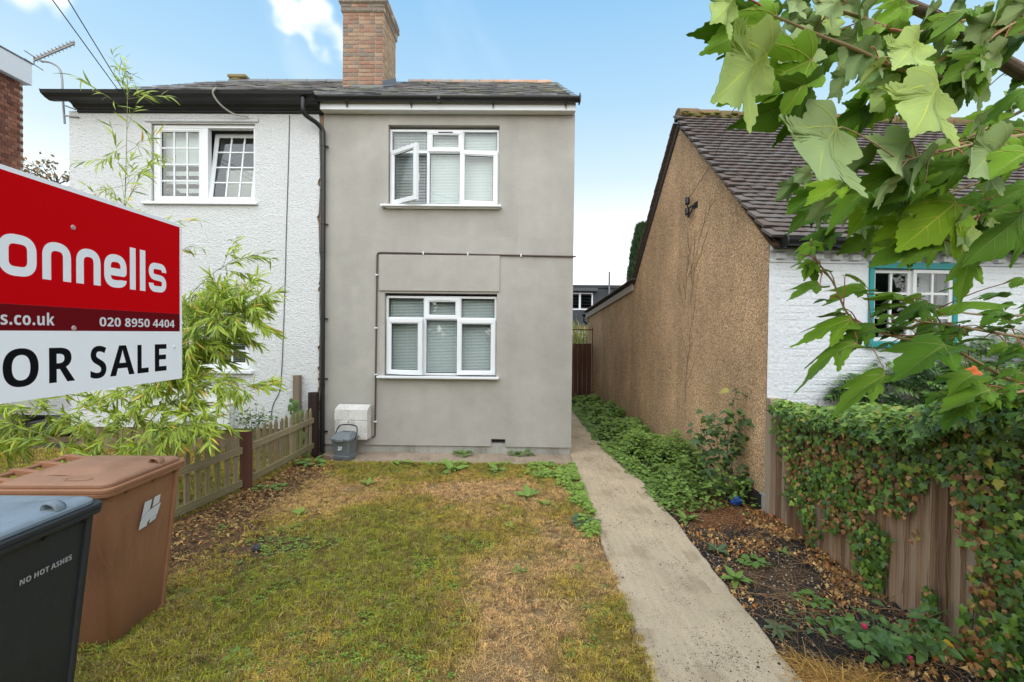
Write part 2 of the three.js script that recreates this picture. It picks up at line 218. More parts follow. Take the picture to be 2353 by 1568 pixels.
// ================================================================= the grey rendered house (right half of the pair)
const greyHouse = thing('rendered_house', 'grey cement rendered half of the pair, with brick chimney and white plastic windows', 'house', [0, 0, -7]);
{
  const h = greyHouse, X0 = -2.98, X1 = 0.85, T = 5.19;
  const up = [-1.99, 3.80, -0.295, 5.03], lo = [-2.035, 1.20, -0.31, 2.47];
  // render coat with the notch left open over the air brick, then the wall behind it
  const coat = extr(poly([[X0, 0.125], [-0.385, 0.125], [-0.385, 0.238], [-0.155, 0.236], [-0.155, 0.122], [X1, 0.118], [X1, T], [X0, T]], [rect(...up), rect(...lo)]), 0.03).translate(0, 0, -0.03);
  mesh('wall', [wuv(coat), B(X1 - 0.03, 0.118, -5.9, X1, T, -0.03), ...[[X0, 0.3, X1 - 0.03, lo[1]], [X0, lo[1], lo[0], up[1]], [lo[2], lo[1], X1 - 0.03, up[1]], [lo[0], lo[3], lo[2], up[1]], [X0, up[1], up[0], T], [up[2], up[1], X1 - 0.03, T], [up[0], up[3], up[2], T]].map(([a, b, c, d]) => B(a, b, -0.25, c, d, -0.03))], M.render, h);
  mesh('plinth', [B(X0, -0.1, -0.25, -0.372, 0.30, -0.031), B(-0.168, -0.1, -0.25, X1 - 0.012, 0.30, -0.031), B(-0.372, -0.1, -0.25, -0.168, 0.165, -0.031), B(-0.372, 0.232, -0.25, -0.168, 0.30, -0.031), B(X1 - 0.25, -0.1, -5.9, X1 - 0.012, 0.2, -0.25)], M.plinth, h);
  mesh('air_vent', [B(-0.372, 0.165, -0.16, -0.168, 0.232, -0.12)], M.dark, h);
  mesh('lintel_panel', wuv(new RoundedBoxGeometry(1.846, 0.55, 0.052, 2, 0.009).translate(-1.194, 2.775, 0.0)), M.render, h);
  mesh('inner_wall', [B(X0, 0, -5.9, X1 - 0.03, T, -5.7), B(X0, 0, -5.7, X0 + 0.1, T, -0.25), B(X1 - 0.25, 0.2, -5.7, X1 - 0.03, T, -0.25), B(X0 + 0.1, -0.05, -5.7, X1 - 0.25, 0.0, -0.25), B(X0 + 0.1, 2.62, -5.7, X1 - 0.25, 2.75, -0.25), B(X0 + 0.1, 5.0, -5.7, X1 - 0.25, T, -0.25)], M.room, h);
  // windows
  const win = (x0, y0, w, hh, kind) => {
    const g = new THREE.Group(); g.name = 'window'; g.position.set(x0, y0, -0.07); h.add(g);
    const t = 0.036, mx1 = w * 0.352, mx2 = w * 0.667, tr = hh * 0.715, d = 0.07;
    mesh('window_frame', [RB(0, 0, -d, w, t, 0), RB(0, hh - t, -d, w, hh, 0), RB(0, t, -d, t, hh - t, 0), RB(w - t, t, -d, w, hh - t, 0), RB(mx1 - t / 1.6, t, -d, mx1 + t / 1.6, hh - t, 0), RB(mx2 - t / 1.6, t, -d, mx2 + t / 1.6, hh - t, 0), RB(t, tr - t / 1.6, -d, mx1 - t / 1.6, tr + t / 1.6, 0), RB(mx1 + t / 1.6, tr - t / 1.6, -d, mx2 - t / 1.6, tr + t / 1.6, 0), RB(mx2 + t / 1.6, tr - t / 1.6, -d, w - t, tr + t / 1.6, 0)], M.upvc, g);
    for (const [a, b, c, e] of [[t, tr + t / 1.6, mx1 - t / 1.6, hh - t], [mx2 + t / 1.6, tr + t / 1.6, w - t, hh - t], [mx1 + t / 1.6, t, mx2 - t / 1.6, tr - t / 1.6]]) {
      mesh('pane', B(a + 0.001, b + 0.001, -0.04, c - 0.001, e - 0.001, -0.036), M.glass, g);
      mesh('gasket', [B(a, b, -0.035, c, b + 0.006, -0.028), B(a, e - 0.006, -0.035, c, e, -0.028), B(a, b + 0.006, -0.035, a + 0.006, e - 0.006, -0.028), B(c - 0.006, b + 0.006, -0.035, c, e - 0.006, -0.028)], M.seal, g);
    }
    const s = sash(g, 'top_vent', mx1 - 0.002, tr - 0.006, 0.022, mx2 - mx1 + 0.004, hh - tr - 0.012, { t: 0.058 });
    mesh('trickle_vent', RB((mx2 - mx1) * 0.3, hh - tr - 0.055, 0.0, (mx2 - mx1) * 0.72, hh - tr - 0.040, 0.008, 0.003), kind ? M.upvcOld : M.seal, s);
    const cl = sash(g, 'casement', t * 0.4, t * 0.4, 0.026, mx1 - t * 0.5, tr - t * 0.5), cr = sash(g, 'casement', w - t * 0.4, t * 0.4, 0.026, mx1 - t * 0.3, tr - t * 0.5);
    // hinged on the outer edges: left sash opens to the left, right one to the right
    const openL = kind ? 0.20 : 0.62, openR = kind ? 0.06 : 0.12;
    cl.rotation.y = -openL;
    for (const o of cr.children) o.position.x = -(mx1 - t * 0.3);
    cr.rotation.y = kind ? openR : openR; cr.name = 'casement';
    for (const [c, sx] of [[cl, mx1 - t * 0.5 - 0.035], [cr, -(mx1 - t * 0.3) + 0.035]]) mesh('handle', [RB(sx - 0.008, 0.36, -0.078, sx + 0.008, 0.43, -0.06, 0.004), RB(sx - 0.009, 0.30, -0.096, sx + 0.009, 0.41, -0.08, 0.004)], M.upvc, c);
    mesh('window_sill', [RB(-0.095, -0.034, -0.05, w + 0.045, -0.002, 0.115, 0.006), B(-0.02, -0.05, -0.05, w + 0.02, -0.034, 0.06)], M.upvc, h).position.set(x0, y0, 0);
    blinds(g, t, mx1 - t * 0.4, 0.03, hh - 0.03, -0.115, 0.0235, kind ? 0.62 : 0.75, 5 + kind);
    blinds(g, mx1 + t * 0.4, mx2 - t * 0.4, 0.03, hh - 0.03, -0.115, 0.0235, kind ? 0.72 : 1.12, 8 + kind);
    blinds(g, mx2 + t * 0.4, w - t, 0.03, hh - 0.03, -0.115, 0.0235, kind ? 0.72 : 1.12, 11 + kind);
    return g;
  };
  win(up[0] + 0.004, up[1] + 0.002, up[2] - up[0] - 0.008, 1.19, 0);
  win(lo[0] + 0.004, lo[1] + 0.002, lo[2] - lo[0] - 0.008, 1.23, 1);
  // conduit down the wall and across under the sill line
  const cz = 0.018, pipe = [V(0.885, 3.045, cz), V(-2.1, 3.083, cz), V(-2.144, 3.07, cz), V(-2.148, 3.03, cz), V(-2.168, 0.30, cz), V(-2.172, 0.262, cz), V(-2.21, 0.245, cz)];
  mesh('conduit_pipe', wuv(new THREE.TubeGeometry((() => { const p = new THREE.CurvePath(); for (let i = 0; i < pipe.length - 1; i++) p.add(new THREE.LineCurve3(pipe[i], pipe[i + 1])); return p; })(), 260, 0.0125, 8)), M.brown, h);
  for (const [x, y, a] of [[-1.44, 3.075, 0], [-0.76, 3.066, 0], [0.05, 3.056, 0], [-2.15, 2.74, 1], [-2.157, 1.93, 1], [-2.16, 1.215, 1], [-2.166, 0.49, 1]]) mesh('pipe_clip', RB(x - (a ? 0.024 : 0.010), y - (a ? 0.010 : 0.024), 0.001, x + (a ? 0.024 : 0.010), y + (a ? 0.010 : 0.024), 0.036, 0.004), M.upvcOld, h);
  // eaves: white fascia and soffit with round vents, black gutter
  mesh('fascia', RB(-2.975, 5.186, 0.125, 0.842, 5.305, 0.15, 0.004), M.upvc, h);
  mesh('soffit', [B(-2.975, 5.19, 0.0, 0.838, 5.2, 0.1245), B(0.80, 5.192, 0.0, 0.84, 5.30, 0.1245)], M.upvcOld, h);
  for (const x of [-2.28, -1.42, -0.55, 0.60]) mesh('soffit_vent', [new THREE.CylinderGeometry(0.032, 0.036, 0.008, 20).translate(x, 5.187, 0.065), new THREE.TorusGeometry(0.02, 0.004, 6, 18).rotateX(Math.PI / 2).translate(x, 5.183, 0.065)], M.upvcOld, h);
  const gutProf = (r) => { const s = new THREE.Shape(); s.absarc(0, 0, r, Math.PI, 2 * Math.PI); s.lineTo(r - 0.006, 0); s.absarc(0, 0, r - 0.006, 2 * Math.PI, Math.PI, true); s.closePath(); return s; };
  mesh('gutter', [wuv(new THREE.ExtrudeGeometry(gutProf(0.066), { depth: 3.9, bevelEnabled: false, curveSegments: 10 }).rotateY(Math.PI / 2).translate(-3.0, 5.338, 0.22)), wuv(new THREE.CylinderGeometry(0.075, 0.075, 0.012, 16, 1, false, Math.PI / 2, Math.PI).rotateZ(Math.PI / 2).rotateX(0).translate(0.893, 5.338, 0.22)), RB(0.878, 5.262, 0.15, 0.898, 5.345, 0.295, 0.004)], M.blackPvc, h);
  mesh('gutter_joint', RB(-1.21, 5.266, 0.152, -1.15, 5.338, 0.289, 0.02), M.blackPvc, h);
  for (const x of [-2.58, -1.62, -0.40, 0.68]) mesh('gutter_bracket', [extr(poly([[0, 0], [0.03, 0], [0.018, -0.055], [0.012, -0.055]]), 0.03).translate(x, 5.265, 0.152)], M.blackPvc, h);
}

// ================================================================= roof of the pair: slates laid in courses
const ROOF = { ez: 0.20, ey: 5.352, rz: -3.5, ry: 7.56 };       // eave and ridge line, z from the front wall
const T_slateM = std({ map: rep(T_brick, 1.1), bumpMap: rep(T_brickB, 1.1), bumpScale: 0.004, roughness: 0.62, vertexColors: true });
function slateRoof(parent, x0, x1, seed, moss) {
  const r = rng(seed), L = [], dz = ROOF.rz - ROOF.ez, dy = ROOF.ry - ROOF.ey, len = Math.hypot(dz, dy), a = Math.atan2(dy, -dz), g = 0.19, rows = Math.ceil(len / g);
  for (let k = 0; k < rows; k++) {
    const s0 = k * g - 0.03, w = 0.255; let x = x0 - (k % 2) * w / 2;
    while (x < x1) {
      const xa = Math.max(x0, x + 0.003), xb = Math.min(x1, x + w - 0.003 + 0.0); x += w;
      if (xb - xa < 0.03) continue;
      const lift = 0.004 + 0.012 * r(), off = (r() - 0.5) * 0.022, q = new THREE.BoxGeometry(xb - xa, 0.007, Math.min(g * 1.5, len - s0 + 0.02));
      q.translate((xa + xb) / 2, 0, -Math.min(g * 1.5, len - s0 + 0.02) / 2); q.rotateX(-0.045 - lift); q.rotateY((r() - 0.5) * 0.02); q.translate(0, 0.018 + lift, -(s0 + off)); q.rotateX(a); q.translate(0, ROOF.ey, ROOF.ez);
      const t = r(), c = t < 0.45 ? [0.25, 0.255, 0.26] : t < 0.72 ? [0.36, 0.365, 0.36] : t < 0.82 ? [0.14, 0.14, 0.155] : t < 0.84 + moss ? [0.38, 0.39, 0.27] : [0.27, 0.225, 0.225];
      L.push(paint(wuv(q), lum(c, 0.8 + 0.5 * r())));
    }
  }
  const m = mesh('slate_covering', L, T_slateM, parent); m.userData.kind = 'stuff';
  const zb = 2 * ROOF.rz - ROOF.ez, back = poly([[ -ROOF.ez, ROOF.ey - 0.02], [-ROOF.rz, ROOF.ry - 0.02], [-zb, ROOF.ey], [-zb, ROOF.ey - 0.1], [-ROOF.rz, ROOF.ry - 0.14], [-ROOF.ez, ROOF.ey - 0.07]]);
  mesh('roof_deck', wuv(extr(back, x1 - x0 - 0.04).rotateY(Math.PI / 2).translate(x0 + 0.02, 0, 0)), std({ color: RGB(0.12, 0.12, 0.125), roughness: 0.85 }), parent);
}
slateRoof(greyHouse, -2.98, 0.86, 31, 0.1);
{
  const M_ridge = [[0.50, 0.29, 0.20], [0.56, 0.36, 0.26], [0.33, 0.29, 0.26], [0.42, 0.29, 0.22]].map((c) => std({ color: RGB(...c), map: rep(T_brick, 1.4), roughness: 0.9 }));
  const half = wuv(new THREE.CylinderGeometry(0.105, 0.105, 0.318, 12, 1, false, -0.25, Math.PI + 0.5).rotateZ(Math.PI / 2).rotateX(Math.PI / 2 * 0));
  const rr = rng(4);
  for (let i = 0, x = -2.36; x < 0.86; i++, x += 0.325) { const t = mesh('ridge_tile', half, M_ridge[x < -0.6 ? 2 + (i % 2) : i % 2 + (i % 3 === 0 ? 2 : 0) > 3 ? 1 : i % 2], greyHouse); t.position.set(Math.min(x, 0.70), ROOF.ry - 0.035, ROOF.rz); t.rotation.x = -(rr() - 0.5) * 0.1; t.rotation.z = (rr() - 0.5) * 0.02; }
  // chimney stack, brick by brick, course on course; the cap courses step out
  const g = new THREE.Group(); g.name = 'chimney'; greyHouse.add(g);
  const cx0 = -3.315, cx1 = -2.555, cz0 = -1.6, cz1 = -2.47, y0 = 6.12, yTop = 7.84;
  mesh('mortar_core', [B(cx0 + 0.006, y0 - 0.5, cz1 + 0.006, cx1 - 0.006, 8.18, cz0 - 0.006)], M.mortar, g);
  const mats = [[0.35, 0.20, 0.14], [0.38, 0.235, 0.165], [0.31, 0.175, 0.125], [0.27, 0.195, 0.15], [0.41, 0.275, 0.19], [0.25, 0.205, 0.17], [0.37, 0.255, 0.18]].map((c) => std({ color: RGB(...c), map: rep(T_brick, 2.3), bumpMap: rep(T_brickB, 2.3), bumpScale: 0.006, roughness: 0.95 }));
  const side = [[0.46, 0.34, 0.215], [0.53, 0.40, 0.26], [0.42, 0.275, 0.175], [0.50, 0.36, 0.235]].map((c) => std({ color: RGB(...c), map: rep(T_brick, 2.3), bumpMap: rep(T_brickB, 2.3), bumpScale: 0.006, roughness: 0.95 }));
  const r = rng(66), geo = {};
  const bg = (l, d) => geo[l.toFixed(3) + d] ?? (geo[l.toFixed(3) + d] = RB(-l / 2, -0.031, -d / 2, l / 2, 0.031, d / 2, 0.005));
  const course = (x0, x1, z0, z1, y, odd, dirty) => {
    const row = (L, at, ms, turn) => { let s = 0, k = odd; while (s < L - 0.03) { let l = k % 2 ? 0.1 : 0.205; if (L - s - l < 0.06) l = L - s; const w = Math.round((Math.min(l, L - s) - 0.011) * 200) / 200; const b = mesh('brick', bg(w, 0.05), dirty && r() < 0.7 ? mats[5] : ms[Math.floor(r() * ms.length)], g); at(b, s + l / 2); b.rotation.y = turn; b.rotation.z = (r() - 0.5) * 0.012; s += l; k++; } };
    row(x1 - x0, (b, s) => b.position.set(x0 + s, y, z0 - 0.020 + (r() - 0.5) * 0.005), mats, 0);
    row(z0 - z1, (b, s) => b.position.set(x1 - 0.020 + (r() - 0.5) * 0.005, y, z0 - s), side, Math.PI / 2);
  };
  let y = y0 + 0.036, k = 0;
  for (; y < yTop - 0.01; y += 0.0745, k++) course(cx0, cx1, cz0, cz1, y, k % 2, y < 6.5 && k % 3 === 0);
  for (const o of [0.028, 0.028, 0.062, 0.062]) { mesh('corbel', RB(cx0 - o + 0.006, y - 0.037, cz1 - o + 0.006, cx1 + o - 0.006, y + 0.0375, cz0 + o - 0.006, 0.004), M.mortar, g); course(cx0 - o, cx1 + o, cz0 + o, cz1 - o, y, k++ % 2, true); y += 0.0745; }
  mesh('flaunching', wuv(new THREE.CylinderGeometry(0.42, 0.60, 0.13, 4, 1).rotateY(Math.PI / 4).scale(0.95, 1, 1.08).translate((cx0 + cx1) / 2, y + 0.02, (cz0 + cz1) / 2)), M.mortar, g);
  const yF = ROOF.ey + (ROOF.ez - cz0) * (ROOF.ry - ROOF.ey) / (ROOF.ez - ROOF.rz), yB = ROOF.ey + (ROOF.ez - cz1) * (ROOF.ry - ROOF.ey) / (ROOF.ez - ROOF.rz);
  mesh('lead_flashing', [beam(V(cx1 + 0.012, yF + 0.06, cz0 + 0.02), V(cx1 + 0.012, yB + 0.08, cz1), 0.016, 0.13), RB(cx0 + 0.2, yF - 0.02, cz0 - 0.01, cx1 + 0.03, yF + 0.055, cz0 + 0.016, 0.004), beam(V(cx1 + 0.06, yF + 0.0, cz0 + 0.08), V(cx1 + 0.06, yB + 0.035, cz1), 0.10, 0.012)], M.lead, g);
}

// ================================================================= the white roughcast house (left half)
const whiteHouse = thing('roughcast_house', 'white roughcast half of the pair with black boxed eaves and lattice windows', 'house', [0, 0, -7]);
{
  const h = whiteHouse, X0 = -6.88, X1 = -2.985, T = 5.2, r = rng(91);
  const up = [-5.62, 3.83, -4.02, 5.02], lo = [-4.97, 1.27, -4.10, 2.42];
  // the coat ends in a broken edge beside the downpipe
  const edge = []; for (let y = 0.36; y < T; y += 0.035) edge.push([-3.035 + 0.022 * (fbm(y * 2.1, 3, 3, 0, 4) - 0.5) * 2 - (vnoise(y * 7, 9, 0, 8) > 0.74 ? 0.035 * r() : 0), y]);
  const left = []; for (let y = T; y > 0.36; y -= 0.05) left.push([X0 + 0.012 * (vnoise(y * 9, 1, 0, 4) - 0.5), y]);
  const ring = (a) => rect(a[0], a[1], a[2], a[3]);
  mesh('wall', [wuv(extr(poly([...edge, [-3.03, T], ...left, [X0, 0.36]], [ring(up), ring(lo)]), 0.03).translate(0, 0, 0)), wuv(extr(poly([[0.0, 0.36], [0.0, T], [7.0, T], [7.0, 0.36]]), 0.03).rotateY(Math.PI / 2).translate(X0 - 0.03, 0, 0))], M.rough, h);
  mesh('brickwork', [[X0, -0.1, X1, lo[1]], [X0, lo[1], lo[0], up[1]], [lo[2], lo[1], X1, up[1]], [lo[0], lo[3], lo[2], up[1]], [X0, up[1], up[0], T], [up[2], up[1], X1, T], [up[0], up[3], up[2], T]].map(([a, b, c, d]) => B(a, b, -0.25, c, d, -0.001)), std({ color: RGB(0.30, 0.22, 0.14), map: rep(T_brick, 1.2), bumpMap: rep(T_brickB, 2), bumpScale: 0.012, roughness: 1 }), h);
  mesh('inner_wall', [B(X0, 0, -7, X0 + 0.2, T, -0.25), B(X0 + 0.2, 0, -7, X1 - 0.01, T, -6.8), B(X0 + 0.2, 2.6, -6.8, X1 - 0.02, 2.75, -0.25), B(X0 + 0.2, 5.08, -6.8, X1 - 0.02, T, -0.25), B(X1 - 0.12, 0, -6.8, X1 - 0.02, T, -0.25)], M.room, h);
  mesh('lintel_band', [RB(-5.70, 5.035, 0.02, -3.96, 5.09, 0.055, 0.01)], M.rough, h);
  // upper window: one fixed light, one tilted open at the top
  {
    const g = new THREE.Group(); g.name = 'window'; g.position.set(up[0], up[1], -0.035); h.add(g);
    const w = up[2] - up[0], H = up[3] - up[1], t = 0.05, d = 0.07, mx = 0.80;
    mesh('window_frame', [RB(0, 0, -d, w, t, 0.02), RB(0, H - t, -d, w, H, 0.02), RB(0, t, -d, t, H - t, 0.02), RB(w - t, t, -d, w, H - t, 0.02), RB(mx - 0.045, t, -d, mx + 0.045, H - t, 0.02)], M.upvc, g);
    sash(g, 'fixed_light', t - 0.005, t - 0.01, 0.012, mx - 0.04 - t, H - 2 * t + 0.02, { bars: [3, 4], t: 0.05 });
    const s = sash(g, 'tilted_light', mx + 0.035, t - 0.01, 0.012, w - t - mx - 0.03, H - 2 * t + 0.02, { bars: [3, 4], t: 0.05 });
    s.rotation.x = -0.16; 
    mesh('window_sill', [RB(-0.12, -0.045, -0.03, w + 0.05, -0.004, 0.115, 0.008)], M.upvc, g);
    // pleated white shade and things on the inside ledge
    mesh('roller_shade', [B(0.06, 0.62, -0.16, mx - 0.06, H - 0.04, -0.155), ...[0.2, 0.34, 0.47].map((y) => B(0.06, y, -0.165, mx - 0.06, y + 0.07, -0.16))], std({ color: RGB(0.62, 0.63, 0.63), roughness: 0.9 }), g);
    mesh('curtain', [B(mx + 0.1, 0.02, -0.34, w - 0.05, 0.62, -0.33)], std({ color: RGB(0.55, 0.50, 0.46), roughness: 0.95 }), g);
    mesh('ornament', [new THREE.SphereGeometry(0.07, 12, 8).scale(1.3, 0.8, 0.8).translate(0.2, 0.2, -0.12), new THREE.SphereGeometry(0.05, 10, 8).translate(0.47, 0.13, -0.12), B(0.1, 0.05, -0.14, 0.34, 0.12, -0.1)], std({ color: RGB(0.06, 0.055, 0.05) }), g);
  }
  {
    const g = new THREE.Group(); g.name = 'window'; g.position.set(lo[0], lo[1], -0.035); h.add(g);
    const w = lo[2] - lo[0], H = lo[3] - lo[1], t = 0.05, d = 0.07;
    mesh('window_frame', [RB(0, 0, -d, w, t, 0.02), RB(0, H - t, -d, w, H, 0.02), RB(0, t, -d, t, H - t, 0.02), RB(w - t, t, -d, w, H - t, 0.02)], M.upvc, g);
    sash(g, 'casement', t - 0.01, t - 0.01, 0.014, w - 2 * t + 0.02, H - 2 * t + 0.02, { bars: [3, 5], t: 0.052 });
    mesh('window_sill', RB(-0.12, -0.06, -0.03, w + 0.06, -0.01, 0.13, 0.008), M.upvc, g);
    blinds(g, 0.05, w - 0.05, 0.05, H - 0.05, -0.12, 0.03, -0.6, 41);
  }
  // boxed eaves with a moulded black face, gutter lip on top, running on past the corner
  const prof = poly([[0.0, 5.06], [0.045, 5.06], [0.055, 5.085], [0.06, 5.12], [0.115, 5.135], [0.125, 5.165], [0.15, 5.20], [0.20, 5.225], [0.235, 5.24], [0.255, 5.275], [0.30, 5.285], [0.335, 5.31], [0.34, 5.345], [0.325, 5.345], [0.31, 5.32], [0.25, 5.32], [0.0, 5.32]]);
  const squash = (y) => 5.345 - (5.345 - y) * 0.62; for (const c of prof.curves) { for (const v of [c.v1, c.v2]) if (v && !v.done) { v.y = squash(v.y); v.done = true; } }
  const along = (p, len, x) => wuv(new THREE.ExtrudeGeometry(p, { depth: len, bevelEnabled: false }).applyMatrix4(new THREE.Matrix4().makeBasis(V(0, 0, 1), V(0, 1, 0), V(-1, 0, 0))).translate(x, 0, 0));
  mesh('eaves_fascia', along(prof, 3.75, -2.985), M.blackPaint, h);
  const gp = poly([[0.02, 5.275], [0.09, 5.262], [0.16, 5.275], [0.22, 5.305], [0.235, 5.352], [0.222, 5.352], [0.2, 5.318], [0.15, 5.29], [0.03, 5.29]]);
  { const g2 = new THREE.ExtrudeGeometry(gp, { depth: 3.99, bevelEnabled: false }); g2.applyMatrix4(new THREE.Matrix4().makeBasis(V(0, 0, 1), V(0, 1, 0), V(-1, 0, 0))); mesh('gutter', wuv(g2.translate(-2.985, 0.004, 0.135)), M.blackPaint, h); }
  mesh('gutter_end_cap', wuv(new THREE.ExtrudeGeometry(poly([[0.02, 5.275], [0.09, 5.255], [0.16, 5.272], [0.22, 5.305], [0.238, 5.355], [0.02, 5.355]]), { depth: 0.012, bevelEnabled: false }).applyMatrix4(new THREE.Matrix4().makeBasis(V(0, 0, 1), V(0, 1, 0), V(-1, 0, 0))).translate(-6.975, 0.004, 0.135)), M.blackPaint, h);
  mesh('loose_cable', wuv(tube([V(-4.36, 5.37, 0.40), V(-4.43, 5.31, 0.385), V(-4.40, 5.2, 0.30), V(-4.28, 5.115, 0.15), V(-4.1, 5.10, 0.08)], 0.013, 6)), std({ color: RGB(0.42, 0.40, 0.36) }), h);
  // downpipe on the party line with its swan neck
  mesh('downpipe', [wuv(tube([V(-3.16, 5.28, 0.30), V(-3.16, 5.12, 0.30), V(-3.15, 5.06, 0.27), V(-3.02, 4.98, 0.12), V(-2.965, 4.90, 0.07), V(-2.962, 4.80, 0.065), V(-2.962, 0.02, 0.065)], 0.033, 12, 160)), ...[3.1, 1.05].map((y) => cyl(0.039, 0.07, -2.962, y, 0.065, 14)), wuv(cyl(0.039, 0.06, -3.16, 5.22, 0.296, 14))], M.blackPvc, h);
  for (const y of [4.68, 3.50, 2.06, 1.14, 0.33]) mesh('pipe_bracket', [cyl(0.038, 0.022, -2.962, y, 0.065, 14), RB(-2.962, y - 0.011, 0.02, -2.895, y + 0.011, 0.045, 0.003)], M.blackPvc, h);
  mesh('wall_cable', wuv(tube([V(-3.49, 5.15, 0.036), V(-3.50, 4.6, 0.036), V(-3.535, 3.4, 0.036), V(-3.56, 2.4, 0.036), V(-3.615, 1.1, 0.036), V(-3.64, 0.93, 0.036), V(-3.74, 0.72, 0.036), V(-3.77, 0.5, 0.036)], 0.0065, 5, 60)), std({ color: RGB(0.10, 0.10, 0.10) }), h);
  slateRoof(h, -6.9, -2.985, 57, 0.02);
  const half = wuv(new THREE.CylinderGeometry(0.10, 0.10, 0.44, 10, 1, false, -0.25, Math.PI + 0.5).rotateZ(Math.PI / 2));
  for (let x = -6.4; x < -3.3; x += 0.45) { const t = mesh('ridge_tile', half, M.lead, h); t.position.set(x, ROOF.ry - 0.035, ROOF.rz); t.rotation.z = (r() - 0.5) * 0.02; }
  mesh('ridge_mortar', [wuv(new THREE.IcosahedronGeometry(0.12, 1).scale(1.5, 0.7, 1).translate(-6.46, ROOF.ry + 0.05, ROOF.rz)), RB(-6.62, ROOF.ry + 0.05, ROOF.rz - 0.14, -6.2, ROOF.ry + 0.12, ROOF.rz + 0.14, 0.02)], std({ color: RGB(0.24, 0.19, 0.09), roughness: 1 }), h);
  // low side wing set back on the left, with its door and step
  mesh('side_wing', [wuv(extr(poly([[0, 0.2], [0, 4.05], [-2.3, 2.9], [-4.5, 2.9], [-4.5, 0.2]]), 3).translate(-6.9, 0, -4.7))], M.rough, h);
  const door = mesh('side_door', [RB(-8.5, 0.32, -1.74, -7.35, 2.25, -1.68, 0.01), RB(-8.3, 0.5, -1.70, -7.55, 1.1, -1.665, 0.012), B(-8.5, 0.30, -1.74, -7.35, 0.325, -1.58)], M.upvc, h);
  mesh('sill', RB(-8.55, 0.255, -1.72, -7.25, 0.298, -1.5, 0.008), M.upvc, door);
  mesh('doorstep', [RB(-8.7, 0.0, -1.8, -7.2, 0.20, -1.0, 0.012), RB(-8.6, 0.2, -1.8, -7.3, 0.245, -1.25, 0.01)], std({ color: RGB(0.045, 0.043, 0.04), roughness: 0.9 }), h);
}
{
  const t = thing('meter_cabinet', 'white plastic meter cabinet low on the roughcast wall, half behind bamboo', 'meter box', [-4.55, 0.36, -6.97]);
  mesh('cabinet', RB(-0.21, 0, 0, 0.21, 0.37, 0.13, 0.012), M.upvcOld, t); mesh('door', RB(-0.175, 0.04, 0.128, 0.13, 0.31, 0.142, 0.008), M.upvcOld, t); mesh('hood', RB(-0.225, 0.37, 0, 0.225, 0.41, 0.15, 0.012), std({ color: RGB(0.62, 0.56, 0.48) }), t);
}
{
  const g = thing('meter_box', 'scuffed cream meter box on the grey wall beside the brown conduit', 'meter box', [-2.465, 0.25, -6.97]);
  const dirty = std({ color: RGB(0.66, 0.645, 0.585), map: rep(T_conc, 1.3), roughness: 0.7 }); dirty.color.setRGB(1.25, 1.55, 2.2);
  mesh('body', RB(-0.245, 0, -0.0, 0.245, 0.30, 0.20, 0.015), dirty, g);
  mesh('sloping_lid', wuv(extr(poly([[0, 0.302], [0.205, 0.302], [0.195, 0.45], [0.05, 0.505], [0, 0.505]]), 0.49).applyMatrix4(new THREE.Matrix4().makeBasis(V(0, 0, 1), V(0, 1, 0), V(-1, 0, 0))).translate(0.245, 0, 0)), dirty, g);
  mesh('door', RB(-0.228, 0.045, 0.198, 0.15, 0.285, 0.209, 0.006), dirty, g);
  mesh('lock', new THREE.CylinderGeometry(0.012, 0.012, 0.012, 12).rotateX(Math.PI / 2).translate(-0.03, 0.275, 0.213), M.steel, g);
}
{
  const a = thing('tv_aerial', 'grey metal television aerial on a bent pole at the left eaves', 'aerial', [-6.95, 5.0, -6.95]);
  const P = (x, y, z) => V(x + 6.95, y - 5.0, z + 6.95), grey = std({ color: RGB(0.30, 0.29, 0.28), metalness: 0.4, roughness: 0.55 });
  mesh('mast', wuv(tube([P(-6.93, 5.0, -6.95), P(-6.98, 5.45, -6.97), P(-7.02, 5.72, -7.0), P(-7.08, 5.87, -7.02), P(-7.25, 5.98, -7.06), P(-7.45, 6.03, -7.1)], 0.014, 8, 40)), grey, a);
  const b0 = P(-7.60, 6.06, -7.14), b1 = P(-6.92, 6.30, -7.1);
  mesh('boom', [beam(b0, b1, 0.022, 0.022), beam(b0.clone().add(V(0.03, 0.035, 0)), b1.clone().add(V(0, 0.03, 0)), 0.02, 0.02)], grey, a);
  for (let i = 0; i < 11; i++) { const p = b0.clone().lerp(b1, (i + 0.4) / 11); mesh('element', beam(p.clone().add(V(-0.01, 0.0, -0.05)), p.clone().add(V(0.01, 0.03, 0.05)), 0.008, 0.008), grey, a); }
  mesh('reflector', [beam(b0.clone().add(V(-0.02, 0.06, -0.16)), b0.clone().add(V(0.02, 0.06, 0.16)), 0.01, 0.01), beam(b0.clone().add(V(-0.02, -0.06, -0.16)), b0.clone().add(V(0.02, -0.06, 0.16)), 0.01, 0.01), beam(b0.clone().add(V(0, -0.07, 0)), b0.clone().add(V(0, 0.07, 0)), 0.012, 0.012, V(0, 0, 1))], grey, a);
  mesh('wall_bracket', [beam(P(-6.94, 5.12, -6.95), P(-6.72, 5.1, -6.95), 0.018, 0.018, V(0, 0, 1)), beam(P(-6.95, 5.28, -6.95), P(-6.74, 5.2, -6.93), 0.016, 0.016, V(0, 0, 1))], grey, a);
}
